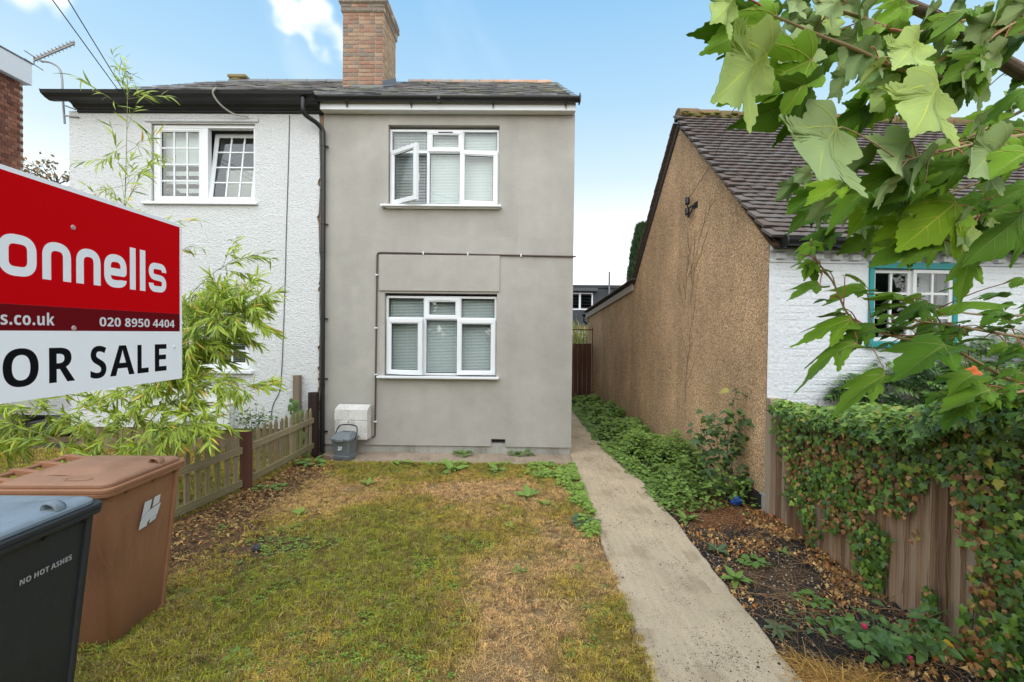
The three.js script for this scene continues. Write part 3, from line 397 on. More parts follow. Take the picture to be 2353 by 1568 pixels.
for (const [i, a, b] of [[0, V(-5.86, 5.33, -6.72), V(-1.70, 6.45, 3.2)], [1, V(-5.81, 5.36, -6.72), V(-1.10, 6.60, 3.2)]]) {
  const pts = []; for (let k = 0; k <= 8; k++) { const p = a.clone().lerp(b, k / 8); p.y -= 0.05 * Math.sin(Math.PI * k / 8); pts.push(p); }
  const c = mesh('overhead_cable', wuv(tube(pts, 0.006, 5, 40)), M.dark);
  tag(c, i ? 'right-hand one of two thin black wires running from the eaves up into the sky' : 'left-hand one of two thin black wires running from the eaves up into the sky', 'cable', 'overhead wires at the left eaves');
}

// ================================================================= the cottage on the right: pebble-dashed gable, painted brick front, tiled roof
const cottage = thing('cottage', 'low cottage with brown pebble-dashed gable, painted white brick front and dark clay tiles', 'cottage', [2.612, 0, -4.775], 0.0631);
{
  const h = cottage, r = rng(15), L = 6.2;
  const gable = poly([[0.016, -0.1], [0.016, 2.82], [2.30, 5.14], [4.36, 2.86], [8.66, 2.40], [8.66, -0.1]]);
  mesh('gable_wall', wuv(new THREE.ExtrudeGeometry(gable, { depth: 0.22, bevelEnabled: false }).applyMatrix4(new THREE.Matrix4().makeBasis(V(0, 0, -1), V(0, 1, 0), V(1, 0, 0)))), M.peb, h);
  mesh('damp_course', [RB(-0.012, -0.1, -8.6, 0.05, 0.07, -0.4, 0.01), RB(-0.03, -0.1, -0.4, 0.05, 0.2, -0.02, 0.01)], std({ color: RGB(0.04, 0.036, 0.032), map: rep(T_conc, 1), roughness: 0.95 }), h);
  // painted brick front with a window opening, every brick its own piece where it can be told apart
  const wx0 = 1.08, wx1 = 2.06, wy0 = 1.82, wy1 = 2.655;
  mesh('front_wall', [B(0.222, -0.1, -0.22, wx0, 2.82, -0.004), B(wx1, -0.1, -0.22, L, 2.82, -0.004), B(wx0, -0.1, -0.22, wx1, wy0, -0.004), B(wx0, wy1, -0.22, wx1, 2.82, -0.004), B(0, 1.25, -0.004, 0.222, 2.82, -0.003)], M.painted2, h);
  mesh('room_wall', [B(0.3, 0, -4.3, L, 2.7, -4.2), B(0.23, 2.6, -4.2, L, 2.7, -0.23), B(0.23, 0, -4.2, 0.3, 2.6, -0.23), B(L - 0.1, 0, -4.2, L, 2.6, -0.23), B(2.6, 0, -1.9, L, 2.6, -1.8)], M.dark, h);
  const bgeo = [0, 1, 2].map((i) => wuv(new RoundedBoxGeometry(0.213, 0.0655, 0.03, 1, 0.008 + i * 0.002))), hgeo = wuv(new RoundedBoxGeometry(0.1, 0.0655, 0.03, 1, 0.009));
  const pm = [M.painted, M.painted2, M.painted3];
  let count = 0; const rest = [];
  for (let k = 0, y = 2.59; y > 0.9; k++, y -= 0.075) for (let x = (k % 2) * 0.1125 - 0.0; x < 4.3; x += 0.225) {
    const x0 = x, x1 = x + 0.225, cx = x + 0.1125;
    if (cx < 0.06 || (x1 > wx0 + 0.02 && x0 < wx1 - 0.02 && y > wy0 - 0.03 && y < wy1 + 0.03)) continue;
    const z = -0.0165 + (r() - 0.5) * 0.002 + 0.003 * (fbm(x * 2, y * 2, 2, 0, 9) - 0.5);
    const clipped = (x0 < wx0 && x1 > wx0 && y > wy0 && y < wy1) || (x0 < wx1 && x1 > wx1 && y > wy0 && y < wy1);
    if (clipped) continue;
    if (count < 300 && x < 3.6 && y > 1.12) { const b = mesh('brick', bgeo[Math.floor(r() * 3)], pm[Math.floor(r() * 3)], h); b.position.set(cx, y, z); b.rotation.z = (r() - 0.5) * 0.014; b.rotation.y = (r() - 0.5) * 0.008; count++; }
    else rest.push(bgeo[0].clone().translate(cx, y, z));
  }
  for (let x = 0.11, k = 0; x < 4.4; x += 0.2, k++) { const b = mesh('dentil_brick', hgeo, M.painted2, h); b.scale.z = 2.2; b.position.set(x, 2.695 + (r() - 0.5) * 0.008, 0.012); }
  mesh('brick_courses', rest, M.painted, h).userData.kind = 'stuff';
  mesh('string_course', [RB(0.0, 2.745, 0, L, 2.815, 0.045, 0.01), RB(0.0, 2.632, -0.005, wx0 - 0.03, 2.655, 0.012, 0.004), RB(wx1 + 0.03, 2.632, -0.005, L, 2.655, 0.012, 0.004)], M.painted2, h);
  {
    const g = new THREE.Group(); g.name = 'window'; g.position.set(wx0, wy0, 0); h.add(g);
    const w = wx1 - wx0, H = wy1 - wy0, t = 0.068;
    mesh('frame', [RB(0, H - t, -0.1, w, H, 0.022, 0.006), RB(0, 0, -0.1, t * 0.75, H - t, 0.018, 0.006), RB(w - t * 0.75, 0, -0.1, w, H - t, 0.018, 0.006), RB(-0.03, -0.06, -0.1, w + 0.03, 0, 0.06, 0.01)], M.teal, g);
    for (const [x0, w2] of [[t * 0.75, 0.44], [t * 0.75 + 0.435, w - t * 1.5 - 0.435]]) {
      const s = new THREE.Group(); s.name = 'casement'; s.position.set(x0, 0.002, x0 > 0.3 ? 0.004 : -0.022); g.add(s);
      const hh = H - t - 0.004, b = 0.042, wm = std({ color: RGB(0.74, 0.74, 0.72), roughness: 0.5 });
      mesh('frame', sashGeo(w2, hh, b, 0.04), wm, s);
      mesh('glazing_bar', B(w2 / 2 - 0.012, b, -0.03, w2 / 2 + 0.012, hh - b, -0.008), wm, s);
      for (const y of [1 / 3, 2 / 3]) mesh('glazing_bar', B(b, hh * y - 0.012, -0.0295, w2 - b, hh * y + 0.012, -0.0085), wm, s);
      for (const i of [0, 1]) for (const j of [0, 1, 2]) mesh('pane', B(i ? w2 / 2 + 0.013 : b, j ? hh * j / 3 + 0.013 : b, -0.022, i ? w2 - b : w2 / 2 - 0.013, j < 2 ? hh * (j + 1) / 3 - 0.013 : hh - b, -0.019), M.glass, s);
    }
    mesh('curtain', [0, 1, 2, 3].map((i) => new THREE.CylinderGeometry(0.035, 0.04, 0.75, 10, 1).translate(w - 0.12 - i * 0.055, 0.38, -0.2)), std({ color: RGB(0.34, 0.34, 0.34), roughness: 0.95 }), g);
  }
  // roof: pegged clay tiles. The 300 nearest are single pieces, the rest one covering
  const ey = 2.835, ez = 0.16, ry = 5.22, rz = -2.30, len = Math.hypot(ry - ey, ez - rz), a = Math.atan2(ry - ey, ez - rz);
  const tileC = [[0.156, 0.124, 0.108], [0.170, 0.139, 0.122], [0.140, 0.110, 0.096], [0.190, 0.160, 0.142], [0.158, 0.113, 0.092], [0.180, 0.156, 0.140]];
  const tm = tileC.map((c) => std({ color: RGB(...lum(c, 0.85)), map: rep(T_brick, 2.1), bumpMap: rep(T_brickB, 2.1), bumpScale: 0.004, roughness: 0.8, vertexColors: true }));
  const tg = [0, 1, 2].map((i) => { const g = new THREE.BoxGeometry(0.163, 0.027, 0.2, 2, 1, 2), p = g.attributes.position; for (let k = 0; k < p.count; k++) { const x = p.getX(k), z = p.getZ(k); p.setY(k, p.getY(k) - 0.35 * x * x * (1 + i * 0.8) - 0.1 * z * z); } g.computeVertexNormals(); const q = wuv(g), nn = q.attributes.normal; return paint(q, (x, y, z, i) => nn.getZ(i) > 0.75 ? [0.34, 0.31, 0.30] : [1, 1, 1]); });  // tail faces darkened in vertex colour: painted shadow lines between the courses
  let n = 0; const restT = [], gauge = 0.0945, rows = Math.floor(len / gauge), place = new THREE.Matrix4(), e = new THREE.Euler(), q = new THREE.Quaternion();
  for (let k = 0; k < rows; k++) for (let i = 0; i < 30; i++) {
    const x = -0.045 + i * 0.166 + (k % 2) * 0.083 + (r() - 0.5) * 0.006; if (x > L - 0.4) continue;
    const s = k * gauge + 0.06 + (r() - 0.5) * 0.009 + 0.012 * (fbm(x * 1.5, k * 0.2, 2, 0, 3) - 0.5), sag = -0.035 * Math.sin(Math.PI * k / rows) - 0.012 * fbm(x * 1.2, k * 0.15, 2, 0, 12);
    const up = 0.042 + (r() < 0.1 ? 0.008 * r() : 0) + sag;
    e.set(a - 0.21 + (r() - 0.5) * 0.03, (r() - 0.5) * 0.03, (r() - 0.5) * 0.03, 'XYZ'); q.setFromEuler(e);
    const pos = V(x, ey + Math.sin(a) * s + Math.cos(a) * up, ez - Math.cos(a) * s + Math.sin(a) * up);
    const near = i < 22 && k < 14;
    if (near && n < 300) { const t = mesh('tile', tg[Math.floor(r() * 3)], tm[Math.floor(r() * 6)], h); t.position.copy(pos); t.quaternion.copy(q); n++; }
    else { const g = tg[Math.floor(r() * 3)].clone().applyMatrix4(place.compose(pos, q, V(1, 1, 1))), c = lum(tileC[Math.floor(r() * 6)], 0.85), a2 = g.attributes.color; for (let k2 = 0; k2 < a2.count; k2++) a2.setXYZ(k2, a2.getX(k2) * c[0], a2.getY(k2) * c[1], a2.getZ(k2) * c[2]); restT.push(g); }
  }
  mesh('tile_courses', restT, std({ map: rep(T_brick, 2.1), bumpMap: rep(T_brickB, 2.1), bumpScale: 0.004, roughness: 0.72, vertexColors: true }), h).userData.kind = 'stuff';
  const rearY = 2.90, rearZ = -4.42;
  mesh('roof_deck', wuv(new THREE.ExtrudeGeometry(poly([[-ez + 0.02, ey - 0.005], [-rz, ry - 0.06], [-rearZ, rearY], [-rearZ, rearY - 0.06], [-rz, ry - 0.17], [-ez + 0.02, ey - 0.03]]), { depth: L + 0.05, bevelEnabled: false }).applyMatrix4(new THREE.Matrix4().makeBasis(V(0, 0, -1), V(0, 1, 0), V(1, 0, 0))).translate(-0.03, 0, 0)), std({ color: RGB(0.06, 0.05, 0.045), roughness: 0.95 }), h);
  // rear slope tile edges seen along the left rake, and the undercloak of both rakes
  const rakeT = []; const rl = Math.hypot(ry - rearY, rz - rearZ), ra = Math.atan2(ry - rearY, rz - rearZ);
  for (let k = 0; k < 32; k++) { const s = k * 0.0945; if (s > rl) break; const g = new THREE.BoxGeometry(0.20, 0.014, 0.2); g.rotateX(-ra + 0.11); const yy = rearY + Math.sin(ra) * s + 0.02, zz = rearZ + Math.cos(ra) * s; rakeT.push(wuv(g.translate(0.03 + (r() - 0.5) * 0.012, yy, zz - 0.03))); }
  mesh('rake_tiles', rakeT.map((g) => paint(g, [1, 1, 1])), tm[4], h).userData.kind = 'stuff';
  const uc = []; for (let k = 0; k < 34; k++) { const s = k * 0.098, p = V(-0.035 + (r() - 0.5) * 0.012, ey + Math.sin(a) * s - 0.035, ez - Math.cos(a) * s - 0.03); uc.push(wuv(new THREE.BoxGeometry(0.07, 0.024, 0.10).rotateX(a).rotateZ((r() - 0.5) * 0.1).translate(p.x, p.y, p.z))); }
  mesh('verge_mortar', uc, std({ color: RGB(0.16, 0.095, 0.06), map: rep(T_conc, 2), roughness: 1 }), h).userData.kind = 'stuff';
  const rgeo = wuv(new THREE.CylinderGeometry(0.12, 0.125, 0.30, 12, 1, false, -0.35, Math.PI + 0.7).rotateZ(Math.PI / 2));
  const rm = [[0.15, 0.125, 0.095], [0.18, 0.155, 0.12], [0.13, 0.12, 0.075]].map((c) => std({ color: RGB(...c), map: rep(T_conc, 1.5), bumpMap: rep(T_brickB, 2), bumpScale: 0.01, roughness: 1 })); for (const m of rm) m.color.multiplyScalar(2.4);
  for (let i = 0; i < 19; i++) { const t = mesh('ridge_tile', rgeo, rm[i % 3], h); t.position.set(0.10 + i * 0.31, ry - 0.015 - 0.02 * Math.sin(i * 0.4), rz); t.rotation.z = (r() - 0.5) * 0.05; t.rotation.y = (r() - 0.5) * 0.03; }
  const moss = new THREE.IcosahedronGeometry(0.03, 1), ml = []; for (let i = 0; i < 70; i++) { const m = new THREE.Matrix4().compose(V(r() * 5.5 * r(), ry - 0.10 + r() * 0.10, rz + 0.11 + r() * 0.02), new THREE.Quaternion(), V(1 + r() * 1.5, 0.4 + r() * 0.4, 1 + r())); ml.push([m, [0.10 + 0.07 * r(), 0.095 + 0.05 * r(), 0.025]]); }
  inst('moss', moss, std({ roughness: 1 }), ml, h);
  // gutter, insulator bracket, hook
  const gp = new THREE.Shape(); gp.absarc(0, 0, 0.068, Math.PI, 2 * Math.PI); gp.lineTo(0.062, 0); gp.absarc(0, 0, 0.062, 2 * Math.PI, Math.PI, true); gp.closePath();
  mesh('gutter', [wuv(new THREE.ExtrudeGeometry(gp, { depth: L, bevelEnabled: false, curveSegments: 8 }).rotateY(Math.PI / 2).translate(0.02, 2.835, 0.205)), cyl(0.07, 0.014, 0, 0, 0, 16).rotateZ(Math.PI / 2).translate(0.015, 2.81, 0.205), B(0.02, 2.76, 0.05, L, 2.84, 0.135)].map(wuv), M.blackPaint, h);
  for (const x of [0.6, 1.05, 1.9, 2.7]) mesh('gutter_bracket', RB(x, 2.765, 0.13, x + 0.035, 2.845, 0.268, 0.006), M.blackPvc, h);
  const ins = mesh('insulator_bracket', [wuv(tube([V(0, 3.70, -1.72), V(-0.03, 3.70, -1.74), V(-0.07, 3.68, -1.80), V(-0.075, 3.72, -1.83)], 0.011, 7, 18)), wuv(tube([V(-0.03, 3.70, -1.74), V(-0.05, 3.62, -1.76), V(-0.075, 3.55, -1.80), V(-0.075, 3.59, -1.82)], 0.011, 7, 18)), B(-0.012, 3.66, -1.78, 0.0, 3.74, -1.66)], M.blackPaint, h);
  for (const y of [3.735, 3.585]) mesh('insulator', new THREE.LatheGeometry([[0, 0], [0.028, 0], [0.036, 0.02], [0.03, 0.045], [0.037, 0.06], [0.03, 0.085], [0.033, 0.10], [0, 0.104]].map((p) => new THREE.Vector2(...p)), 14).translate(-0.075, y, -1.83), std({ color: RGB(0.02, 0.02, 0.022), roughness: 0.3 }), ins);
  mesh('wall_hook', wuv(tube([V(0, 4.52, -1.62), V(-0.03, 4.56, -1.62), V(-0.04, 4.48, -1.63), V(-0.02, 4.38, -1.62), V(-0.02, 4.35, -1.45), V(-0.02, 4.32, -1.33)], 0.006, 6, 24)), M.steel, h);
  mesh('gable_cable', wuv(tube([V(-0.075, 3.79, -1.83), V(-0.02, 4.15, -1.2), V(0.02, 4.6, -0.78), V(0.1, 4.9, -0.4)], 0.004, 5, 20)), M.dark, h);
  // lean-to behind
  mesh('lean_to_fascia', beam(V(-0.03, 2.81, -4.40), V(-0.03, 2.39, -8.72), 0.13, 0.03, V(1, 0, 0)), std({ color: RGB(0.42, 0.36, 0.30), roughness: 0.8 }), h);
  const ltT = []; for (let k = 0; k < 40; k++) { const t = k / 39, w = (r() - 0.5) * 0.02; ltT.push(wuv(new THREE.BoxGeometry(1.2, 0.02, 0.17).rotateX(-0.14).translate(0.5 + w, 2.93 - 0.43 * t + 0.022, -4.36 - 4.36 * t))); }
  mesh('lean_to_tiles', ltT.map((g) => paint(g, [1, 1, 1])), tm[0], h).userData.kind = 'stuff';
  mesh('lean_to_deck', [B(-0.02, 2.2, -8.66, 3, 2.42, -8.5)], M.peb, h);
  mesh('lean_to_gutter', [wuv(tube([V(-0.10, 2.43, -8.86), V(1, 2.43, -8.86)], 0.05, 8, 6)), wuv(tube([V(-0.06, 2.42, -8.86), V(-0.07, 2.25, -8.82), V(0.0, 2.18, -8.74)], 0.03, 8, 12))], M.blackPvc, h);
  // dead creeper stems printed thin against the gable
  const cr = []; const vine = (p, len, ang, d) => { const pts = [p.clone()]; let q2 = p.clone(), an = ang; for (let i = 0; i < 7; i++) { an += (r() - 0.5) * 0.5; q2 = q2.clone().add(V(0, Math.cos(an) * len / 7, Math.sin(an) * len / 7)); pts.push(q2); if (d < 2 && r() < 0.45) vine(q2, len * 0.55, an + (r() - 0.5) * 1.6, d + 1); } cr.push(wuv(taper(pts.map((v) => V(-0.008, v.y, v.z)), 0.0026, 0.001, 4, 12))); };
  vine(V(0, 2.15, -2.05), 0.9, 0.05, 0); vine(V(0, 2.3, -1.85), 1.0, 0.25, 0); vine(V(0, 0.9, -1.95), 1.4, -0.03, 1);
  mesh('dead_creeper', cr, std({ color: RGB(0.17, 0.125, 0.085), roughness: 1 }), h);
}

// ================================================================= far left: brick building; background beyond the passage
{
  const g = thing('brick_building', 'red brick building with white fascia at the far left edge', 'building', [-9.8, 0, -9.0]);
  mesh('wall', B(-4, 0, 0, -0.012, 6.72, 4.2), M.mortar, g);
  const r = rng(8), bl = [], bc = [[0.20, 0.072, 0.042], [0.25, 0.095, 0.055], [0.15, 0.055, 0.036], [0.29, 0.125, 0.075]];
  for (let y = 3.4, k = 0; y < 6.70; y += 0.075, k++) for (let z = 0.0 + (k % 2) * 0.056; z < 1.6; z += 0.1125) bl.push(paint(B(-0.03, y, z + 0.006, 0.004 * r(), y + 0.064, z + 0.1065), lum(bc[Math.floor(r() * 4)], 0.8 + 0.4 * r())));
  mesh('brick_courses', bl, std({ vertexColors: true, map: rep(T_brick, 2), roughness: 0.95 }), g).userData.kind = 'stuff';
  mesh('fascia', RB(-4, 6.70, -0.08, 0.10, 7.12, 4.2, 0.01), std({ color: RGB(0.72, 0.73, 0.74), roughness: 0.6 }), g);
  mesh('coping', RB(-4, 7.12, -0.1, 0.115, 7.15, 4.2, 0.01), M.lead, g);
}
{
  const g = thing('slate_hung_house', 'distant dark slate-hung house with white dormer window beyond the passage', 'house', [1.0, 0, -24]);
  const dk = std({ color: RGB(0.055, 0.062, 0.075), map: rep(T_brick, 0.8), roughness: 0.7 }), rf = std({ color: RGB(0.075, 0.08, 0.088), roughness: 0.75 });
  mesh('wall', [B(-2, 0, -6, 8, 2.3, 0)], std({ color: RGB(0.30, 0.2, 0.12), map: rep(T_brick, 0.8), roughness: 0.9 }), g);
  const cl = []; for (let y = 2.3; y < 4.35; y += 0.16) cl.push(B(-2, y, -5.9, 8, y + 0.155, 0.06 - ((y * 100) % 2) * 0.001));
  mesh('slate_hanging', cl, dk, g).userData.kind = 'stuff';
  mesh('roof', [B(-2.1, 4.36, -6, 8.1, 4.42, 0.2), RB(-2.1, 4.28, 0.06, 8.1, 4.36, 0.16, 0.01)], rf, g);
  for (const [x0, x1] of [[1.55, 2.95], [4.55, 5.9]]) {
    const w = new THREE.Group(); w.name = 'window'; w.position.set(x0, 3.12, 0.08); g.add(w);
    mesh('dormer_hood', RB(-0.35, 0.95, -0.02, x1 - x0 + 0.2, 1.12, 0.35, 0.02), rf, w);
    mesh('frame', [...sashGeo(x1 - x0, 0.9, 0.07, 0.06), B((x1 - x0) * 0.48, 0.07, -0.055, (x1 - x0) * 0.55, 0.83, -0.005)], M.upvc, w);
    for (const [a, b] of [[0.08, 0.47], [0.56, 0.94]]) mesh('pane', B((x1 - x0) * a, 0.08, -0.03, (x1 - x0) * b, 0.82, -0.02), std({ color: RGB(0.35, 0.38, 0.40), roughness: 0.1 }), w);
  }
  mesh('flue_pipe', cyl(0.05, 1.6, 3.75, 4.3, 0.3, 10), M.lead, g);
  mesh('ground_window', [B(1.4, 0.9, 0.0, 2.6, 2.1, 0.04)], M.upvc, g);
  mesh('chimney_pot', RB(6.2, 4.4, -1.5, 6.6, 5.35, -1.1, 0.03), std({ color: RGB(0.55, 0.53, 0.5) }), g);
}
// ================================================================= ground, path, bed
const groundM = std({ map: rep(T_soil, 0.4), color: RGB(2.2, 2.3, 1.6), roughness: 1 });
struct('ground', wuv(new THREE.PlaneGeometry(700, 700).rotateX(-Math.PI / 2).translate(0, -0.06, 0)), groundM);
const pathL = [[0.84, -13.2], [0.84, -7.0], [0.835, -6.2], [0.785, -4.05], [0.765, -3.1], [0.757, -2.45], [0.75, -1.0], [0.75, 1.2]];
const pathR = [[1.56, 1.2], [1.55, -1.0], [1.545, -2.45], [1.555, -3.2], [1.59, -4.3], [1.60, -5.3], [1.56, -6.6], [1.44, -8.1], [1.38, -9.5], [1.36, -13.2]];
{
  const j = rng(3), jag = (list, a) => { const o = []; for (let i = 0; i < list.length - 1; i++) { const [p, q] = [list[i], list[i + 1]], n = Math.max(2, Math.round(Math.hypot(p[0] - q[0], p[1] - q[1]) / 0.07)); for (let k = 0; k < n; k++) { const t = k / n, x = lerp(p[0], q[0], t), z = lerp(p[1], q[1], t); o.push([x + a * (fbm(z * 5, x, 3, 0, 6) - 0.5) + a * 0.3 * (j() - 0.5), z]); } } o.push(list[list.length - 1]); return o; };
  const pts = [...jag(pathL, 0.035), ...jag(pathR, 0.055)].map(([x, z]) => [x, -z]);
  const g = new THREE.ExtrudeGeometry(poly(pts), { depth: 0.09, bevelEnabled: true, bevelSize: 0.012, bevelThickness: 0.012, bevelSegments: 2 }).rotateX(-Math.PI / 2).translate(0, -0.082, 0);
  struct('path', wuv(g), M.conc);
  const ap = jag([[-2.9, -6.88], [-2.2, -6.40], [-1.0, -6.44], [0.2, -6.40], [0.83, -6.44]], 0.05); 
  const a2 = new THREE.ExtrudeGeometry(poly([...ap.map(([x, z]) => [x, -z]), [0.83, 7.2], [-2.95, 7.2]]), { depth: 0.07, bevelEnabled: true, bevelSize: 0.01, bevelThickness: 0.01, bevelSegments: 1 }).rotateX(-Math.PI / 2).translate(0, -0.075, 0);
  struct('house_apron', wuv(a2), std({ map: rep(T_conc, 0.8), color: RGB(0.70, 0.70, 0.78), bumpMap: rep(T_concB, 1.2), bumpScale: 0.006, roughness: 0.97 }));
}
function sheet(x0, x1, z0, z1, nx, nz, hFn) { const g = new THREE.PlaneGeometry(x1 - x0, z1 - z0, nx, nz).rotateX(-Math.PI / 2).translate((x0 + x1) / 2, 0, (z0 + z1) / 2), p = g.attributes.position; for (let i = 0; i < p.count; i++) p.setY(i, hFn(p.getX(i), p.getZ(i))); g.computeVertexNormals(); return wuv(g); }
const bedH = (x, z) => -0.012 + 0.055 * (fbm(x * 2.2, z * 2.2, 4, 0, 8) - 0.35) + 0.02 * (fbm(x * 12, z * 12, 2, 0, 18) - 0.5) - 0.05 * smooth(1.66, 1.50, x) ;
struct('flower_bed', sheet(1.38, 2.9, -13.2, 1.0, 60, 300, (x, z) => bedH(x, z) - 0.05 * smooth(0.06, 0, Math.abs(x - 1.38))), M.soil);
// gate at the end of the passage
{
  const g = thing('wooden_gate', 'reddish brown boarded gate closing the passage between the two houses', 'gate', [0.9, 0, -12.72]);
  const ms = [0, 1, 2].map((i) => wood(0.105 + 0.012 * i, 0.042 + 0.005 * i, 0.026));
  for (let i = 0; i < 9; i++) mesh('board', RB(0.06 + i * 0.125, 0.03, -0.02, 0.178 + i * 0.125, 1.6, 0.005 + 0.004 * (i % 2), 0.006), ms[i % 3], g);
  mesh('post', RB(1.2, 0, -0.06, 1.27, 2.05, 0.02, 0.006), ms[0], g); mesh('post', RB(-0.05, 0, -0.06, 0.04, 2.0, 0.02, 0.006), ms[0], g); mesh('top_rail', RB(0.04, 1.97, -0.05, 1.2, 2.0, 0.01, 0.004), ms[1], g);
}
// close-boarded fence along the right of the bed
{
  const g = thing('board_fence', 'weathered upright board fence on the right, half buried in ivy', 'fence', [2.685, 0, 0]);
  const r = rng(27), ms = [[0.48, 0.325, 0.20], [0.62, 0.455, 0.31], [0.34, 0.215, 0.13], [0.53, 0.35, 0.20], [0.60, 0.49, 0.37]].map((c) => wood(...c));
  const geos = [0, 1, 2].map((i) => { const s = poly([[0, 0], [0, -0.004], [0.106, -0.036 - i * 0.004], [0.106, 0]]); return wuv(new THREE.ExtrudeGeometry(s, { depth: 1.26, bevelEnabled: false }).applyMatrix4(new THREE.Matrix4().makeBasis(V(0, 0, 1), V(1, 0, 0), V(0, 1, 0))).translate(0, 0, 0)); });
  for (let i = 0, z = -4.70; z < -0.3; i++, z += 0.099) { const b = mesh('board', geos[i % 3], ms[Math.floor(r() * 5)], g); b.position.set((r() - 0.5) * 0.006, -0.04, z); b.rotation.x = (r() - 0.5) * 0.022; b.scale.y = (z > -3.0 ? 1.16 : 0.97) + 0.04 * r(); }
  mesh('rail', RB(0, 0.95, -4.7, 0.06, 1.02, -0.3, 0.006), ms[2], g); mesh('rail', RB(0, 0.2, -4.7, 0.06, 0.27, -0.3, 0.006), ms[2], g);
  mesh('post', RB(-0.075, -0.1, -4.795, 0.035, 1.225, -4.705, 0.008), ms[4], g); mesh('post', RB(-0.06, -0.1, -2.0, 0.05, 1.25, -1.9, 0.008), ms[4], g);
  mesh('concrete_spur', RB(-0.10, -0.1, -4.85, -0.03, 0.22, -4.765, 0.012), M.plinth, g);
}
// picket fence between the two front gardens
const PF = (z) => -3.045 - 0.055 * (7.0 + z) - (z > -5.3 ? 0.10 * (z + 5.3) : 0);
{
  const g = thing('picket_fence', 'low greenish weathered picket fence dividing the two front gardens', 'fence');
  const r = rng(12), ms = [[0.34, 0.30, 0.16], [0.42, 0.36, 0.22], [0.28, 0.265, 0.12], [0.35, 0.285, 0.18]].map((c) => wood(...c)), red = wood(0.16, 0.065, 0.045);
  const pk = [0, 1].map((i) => wuv(extr(poly([[-0.03, 0], [0.03, 0], [0.03, 0.60], [0.004, 0.65 + i * 0.01], [-0.004, 0.65 + i * 0.01], [-0.03, 0.60]]), 0.016, 0.0015).rotateY(Math.PI / 2)));
  for (let i = 0, z = -6.78; z < -3.2; i++, z += 0.1265) {
    if (Math.abs(z + 5.27) < 0.08) continue;
    const b = mesh('picket', pk[i % 2], ms[Math.floor(r() * 4)], g); b.position.set(PF(z) - 0.03, z > -5.2 ? 0.03 : 0.06, z); b.rotation.set((r() - 0.5) * 0.05, -0.06, (r() - 0.5) * 0.03); if (z > -5.2) b.scale.y = 0.97;
  }
  for (const [z0, z1] of [[-6.86, -5.33], [-5.2, -3.1]]) for (const [y, i] of [[0.50, 1], [0.12, 0]]) mesh('rail', beam(V(PF(z0), y + (z0 < -6 ? 0.03 : -0.01), z0), V(PF(z1), y - (z0 < -6 ? 0.0 : 0.03), z1), 0.075, 0.028, V(1, 0, 0)), ms[i], g);
  mesh('post', RB(PF(-5.27) - 0.045, -0.1, -5.325, PF(-5.27) + 0.045, 0.70, -5.215, 0.006), red, g);
  mesh('post', RB(PF(-3.1) - 0.045, -0.1, -3.1, PF(-3.1) + 0.045, 0.66, -3.0, 0.006), red, g);
}
for (const [x, z, w, hgt, c, l] of [[-3.335, -6.9, 0.10, 1.2, [0.36, 0.29, 0.22], 'pale weathered upright post behind the end of the picket fence, against white wall'], [-3.085, -6.9, 0.135, 0.94, [0.045, 0.026, 0.02], 'dark brown stained upright post beside the black downpipe']])
  tag(mesh('timber_post', [RB(x - w / 2, -0.1, z - 0.05, x + w / 2, hgt, z + 0.04, 0.006), ...(hgt < 1 ? [RB(x + w * 0.12, 0.0, z + 0.041, x + w / 2, hgt - 0.02, z + 0.075, 0.006)] : [])], wood(...c)), l, 'post');

// ================================================================= wheelie bins, caddy, sale board
function rrect(hx, hz, r, n = 5) { const o = []; for (const [sx, sz, a0] of [[1, 1, 0], [-1, 1, 1], [-1, -1, 2], [1, -1, 3]]) for (let k = 0; k <= n; k++) { const a = (a0 + k / n) * Math.PI / 2; o.push([sx * (hx - r) + r * Math.cos(a), sz * (hz - r) + r * Math.sin(a)]); } return o; }
function loft(rings, capB = true, capT = true) {  // rings: [y, hx, hz, r, cx, cz]
  const R = rings.map(([y, hx, hz, r, cx = 0, cz = 0]) => rrect(hx, hz, r).map(([x, z]) => [x + cx, y, z + cz])), P = [], n = R[0].length;
  const tri = (a, b, c) => P.push(...a, ...b, ...c);
  for (let i = 0; i < R.length - 1; i++) for (let k = 0; k < n; k++) { const l = (k + 1) % n; tri(R[i][k], R[i + 1][k], R[i + 1][l]); tri(R[i][k], R[i + 1][l], R[i][l]); }
  const cap = (q, up) => { const c = [0, 0, 0]; q.forEach((p) => p.forEach((v, i) => c[i] += v / n)); for (let k = 0; k < n; k++) { const l = (k + 1) % n; up ? tri(q[k], c, q[l]) : tri(q[l], c, q[k]); } };
  if (capB) cap(R[0], false); if (capT) cap(R[R.length - 1], true);
  const g = new THREE.BufferGeometry(); g.setAttribute('position', new THREE.Float32BufferAttribute(P, 3)); g.computeVertexNormals(); return wuv(g);
}
function smoothNormals(g, deg = 40) { const p = g.attributes.position, n = g.attributes.normal, map = new Map(), cs = Math.cos(deg * Math.PI / 180), key = (i) => p.getX(i).toFixed(4) + ',' + p.getY(i).toFixed(4) + ',' + p.getZ(i).toFixed(4); for (let i = 0; i < p.count; i++) { const k = key(i); if (!map.has(k)) map.set(k, []); map.get(k).push(V(n.getX(i), n.getY(i), n.getZ(i))); } const o = []; for (let i = 0; i < p.count; i++) { const a = V(n.getX(i), n.getY(i), n.getZ(i)), s = V(0, 0, 0); for (const b of map.get(key(i))) if (a.dot(b) > cs) s.add(b); s.normalize(); o.push(s.x, s.y, s.z); } g.setAttribute('normal', new THREE.Float32BufferAttribute(o, 3)); return g; }
const { TextGeometry } = await import('three/addons/geometries/TextGeometry.js');
const { FontLoader } = await import('three/addons/loaders/FontLoader.js');
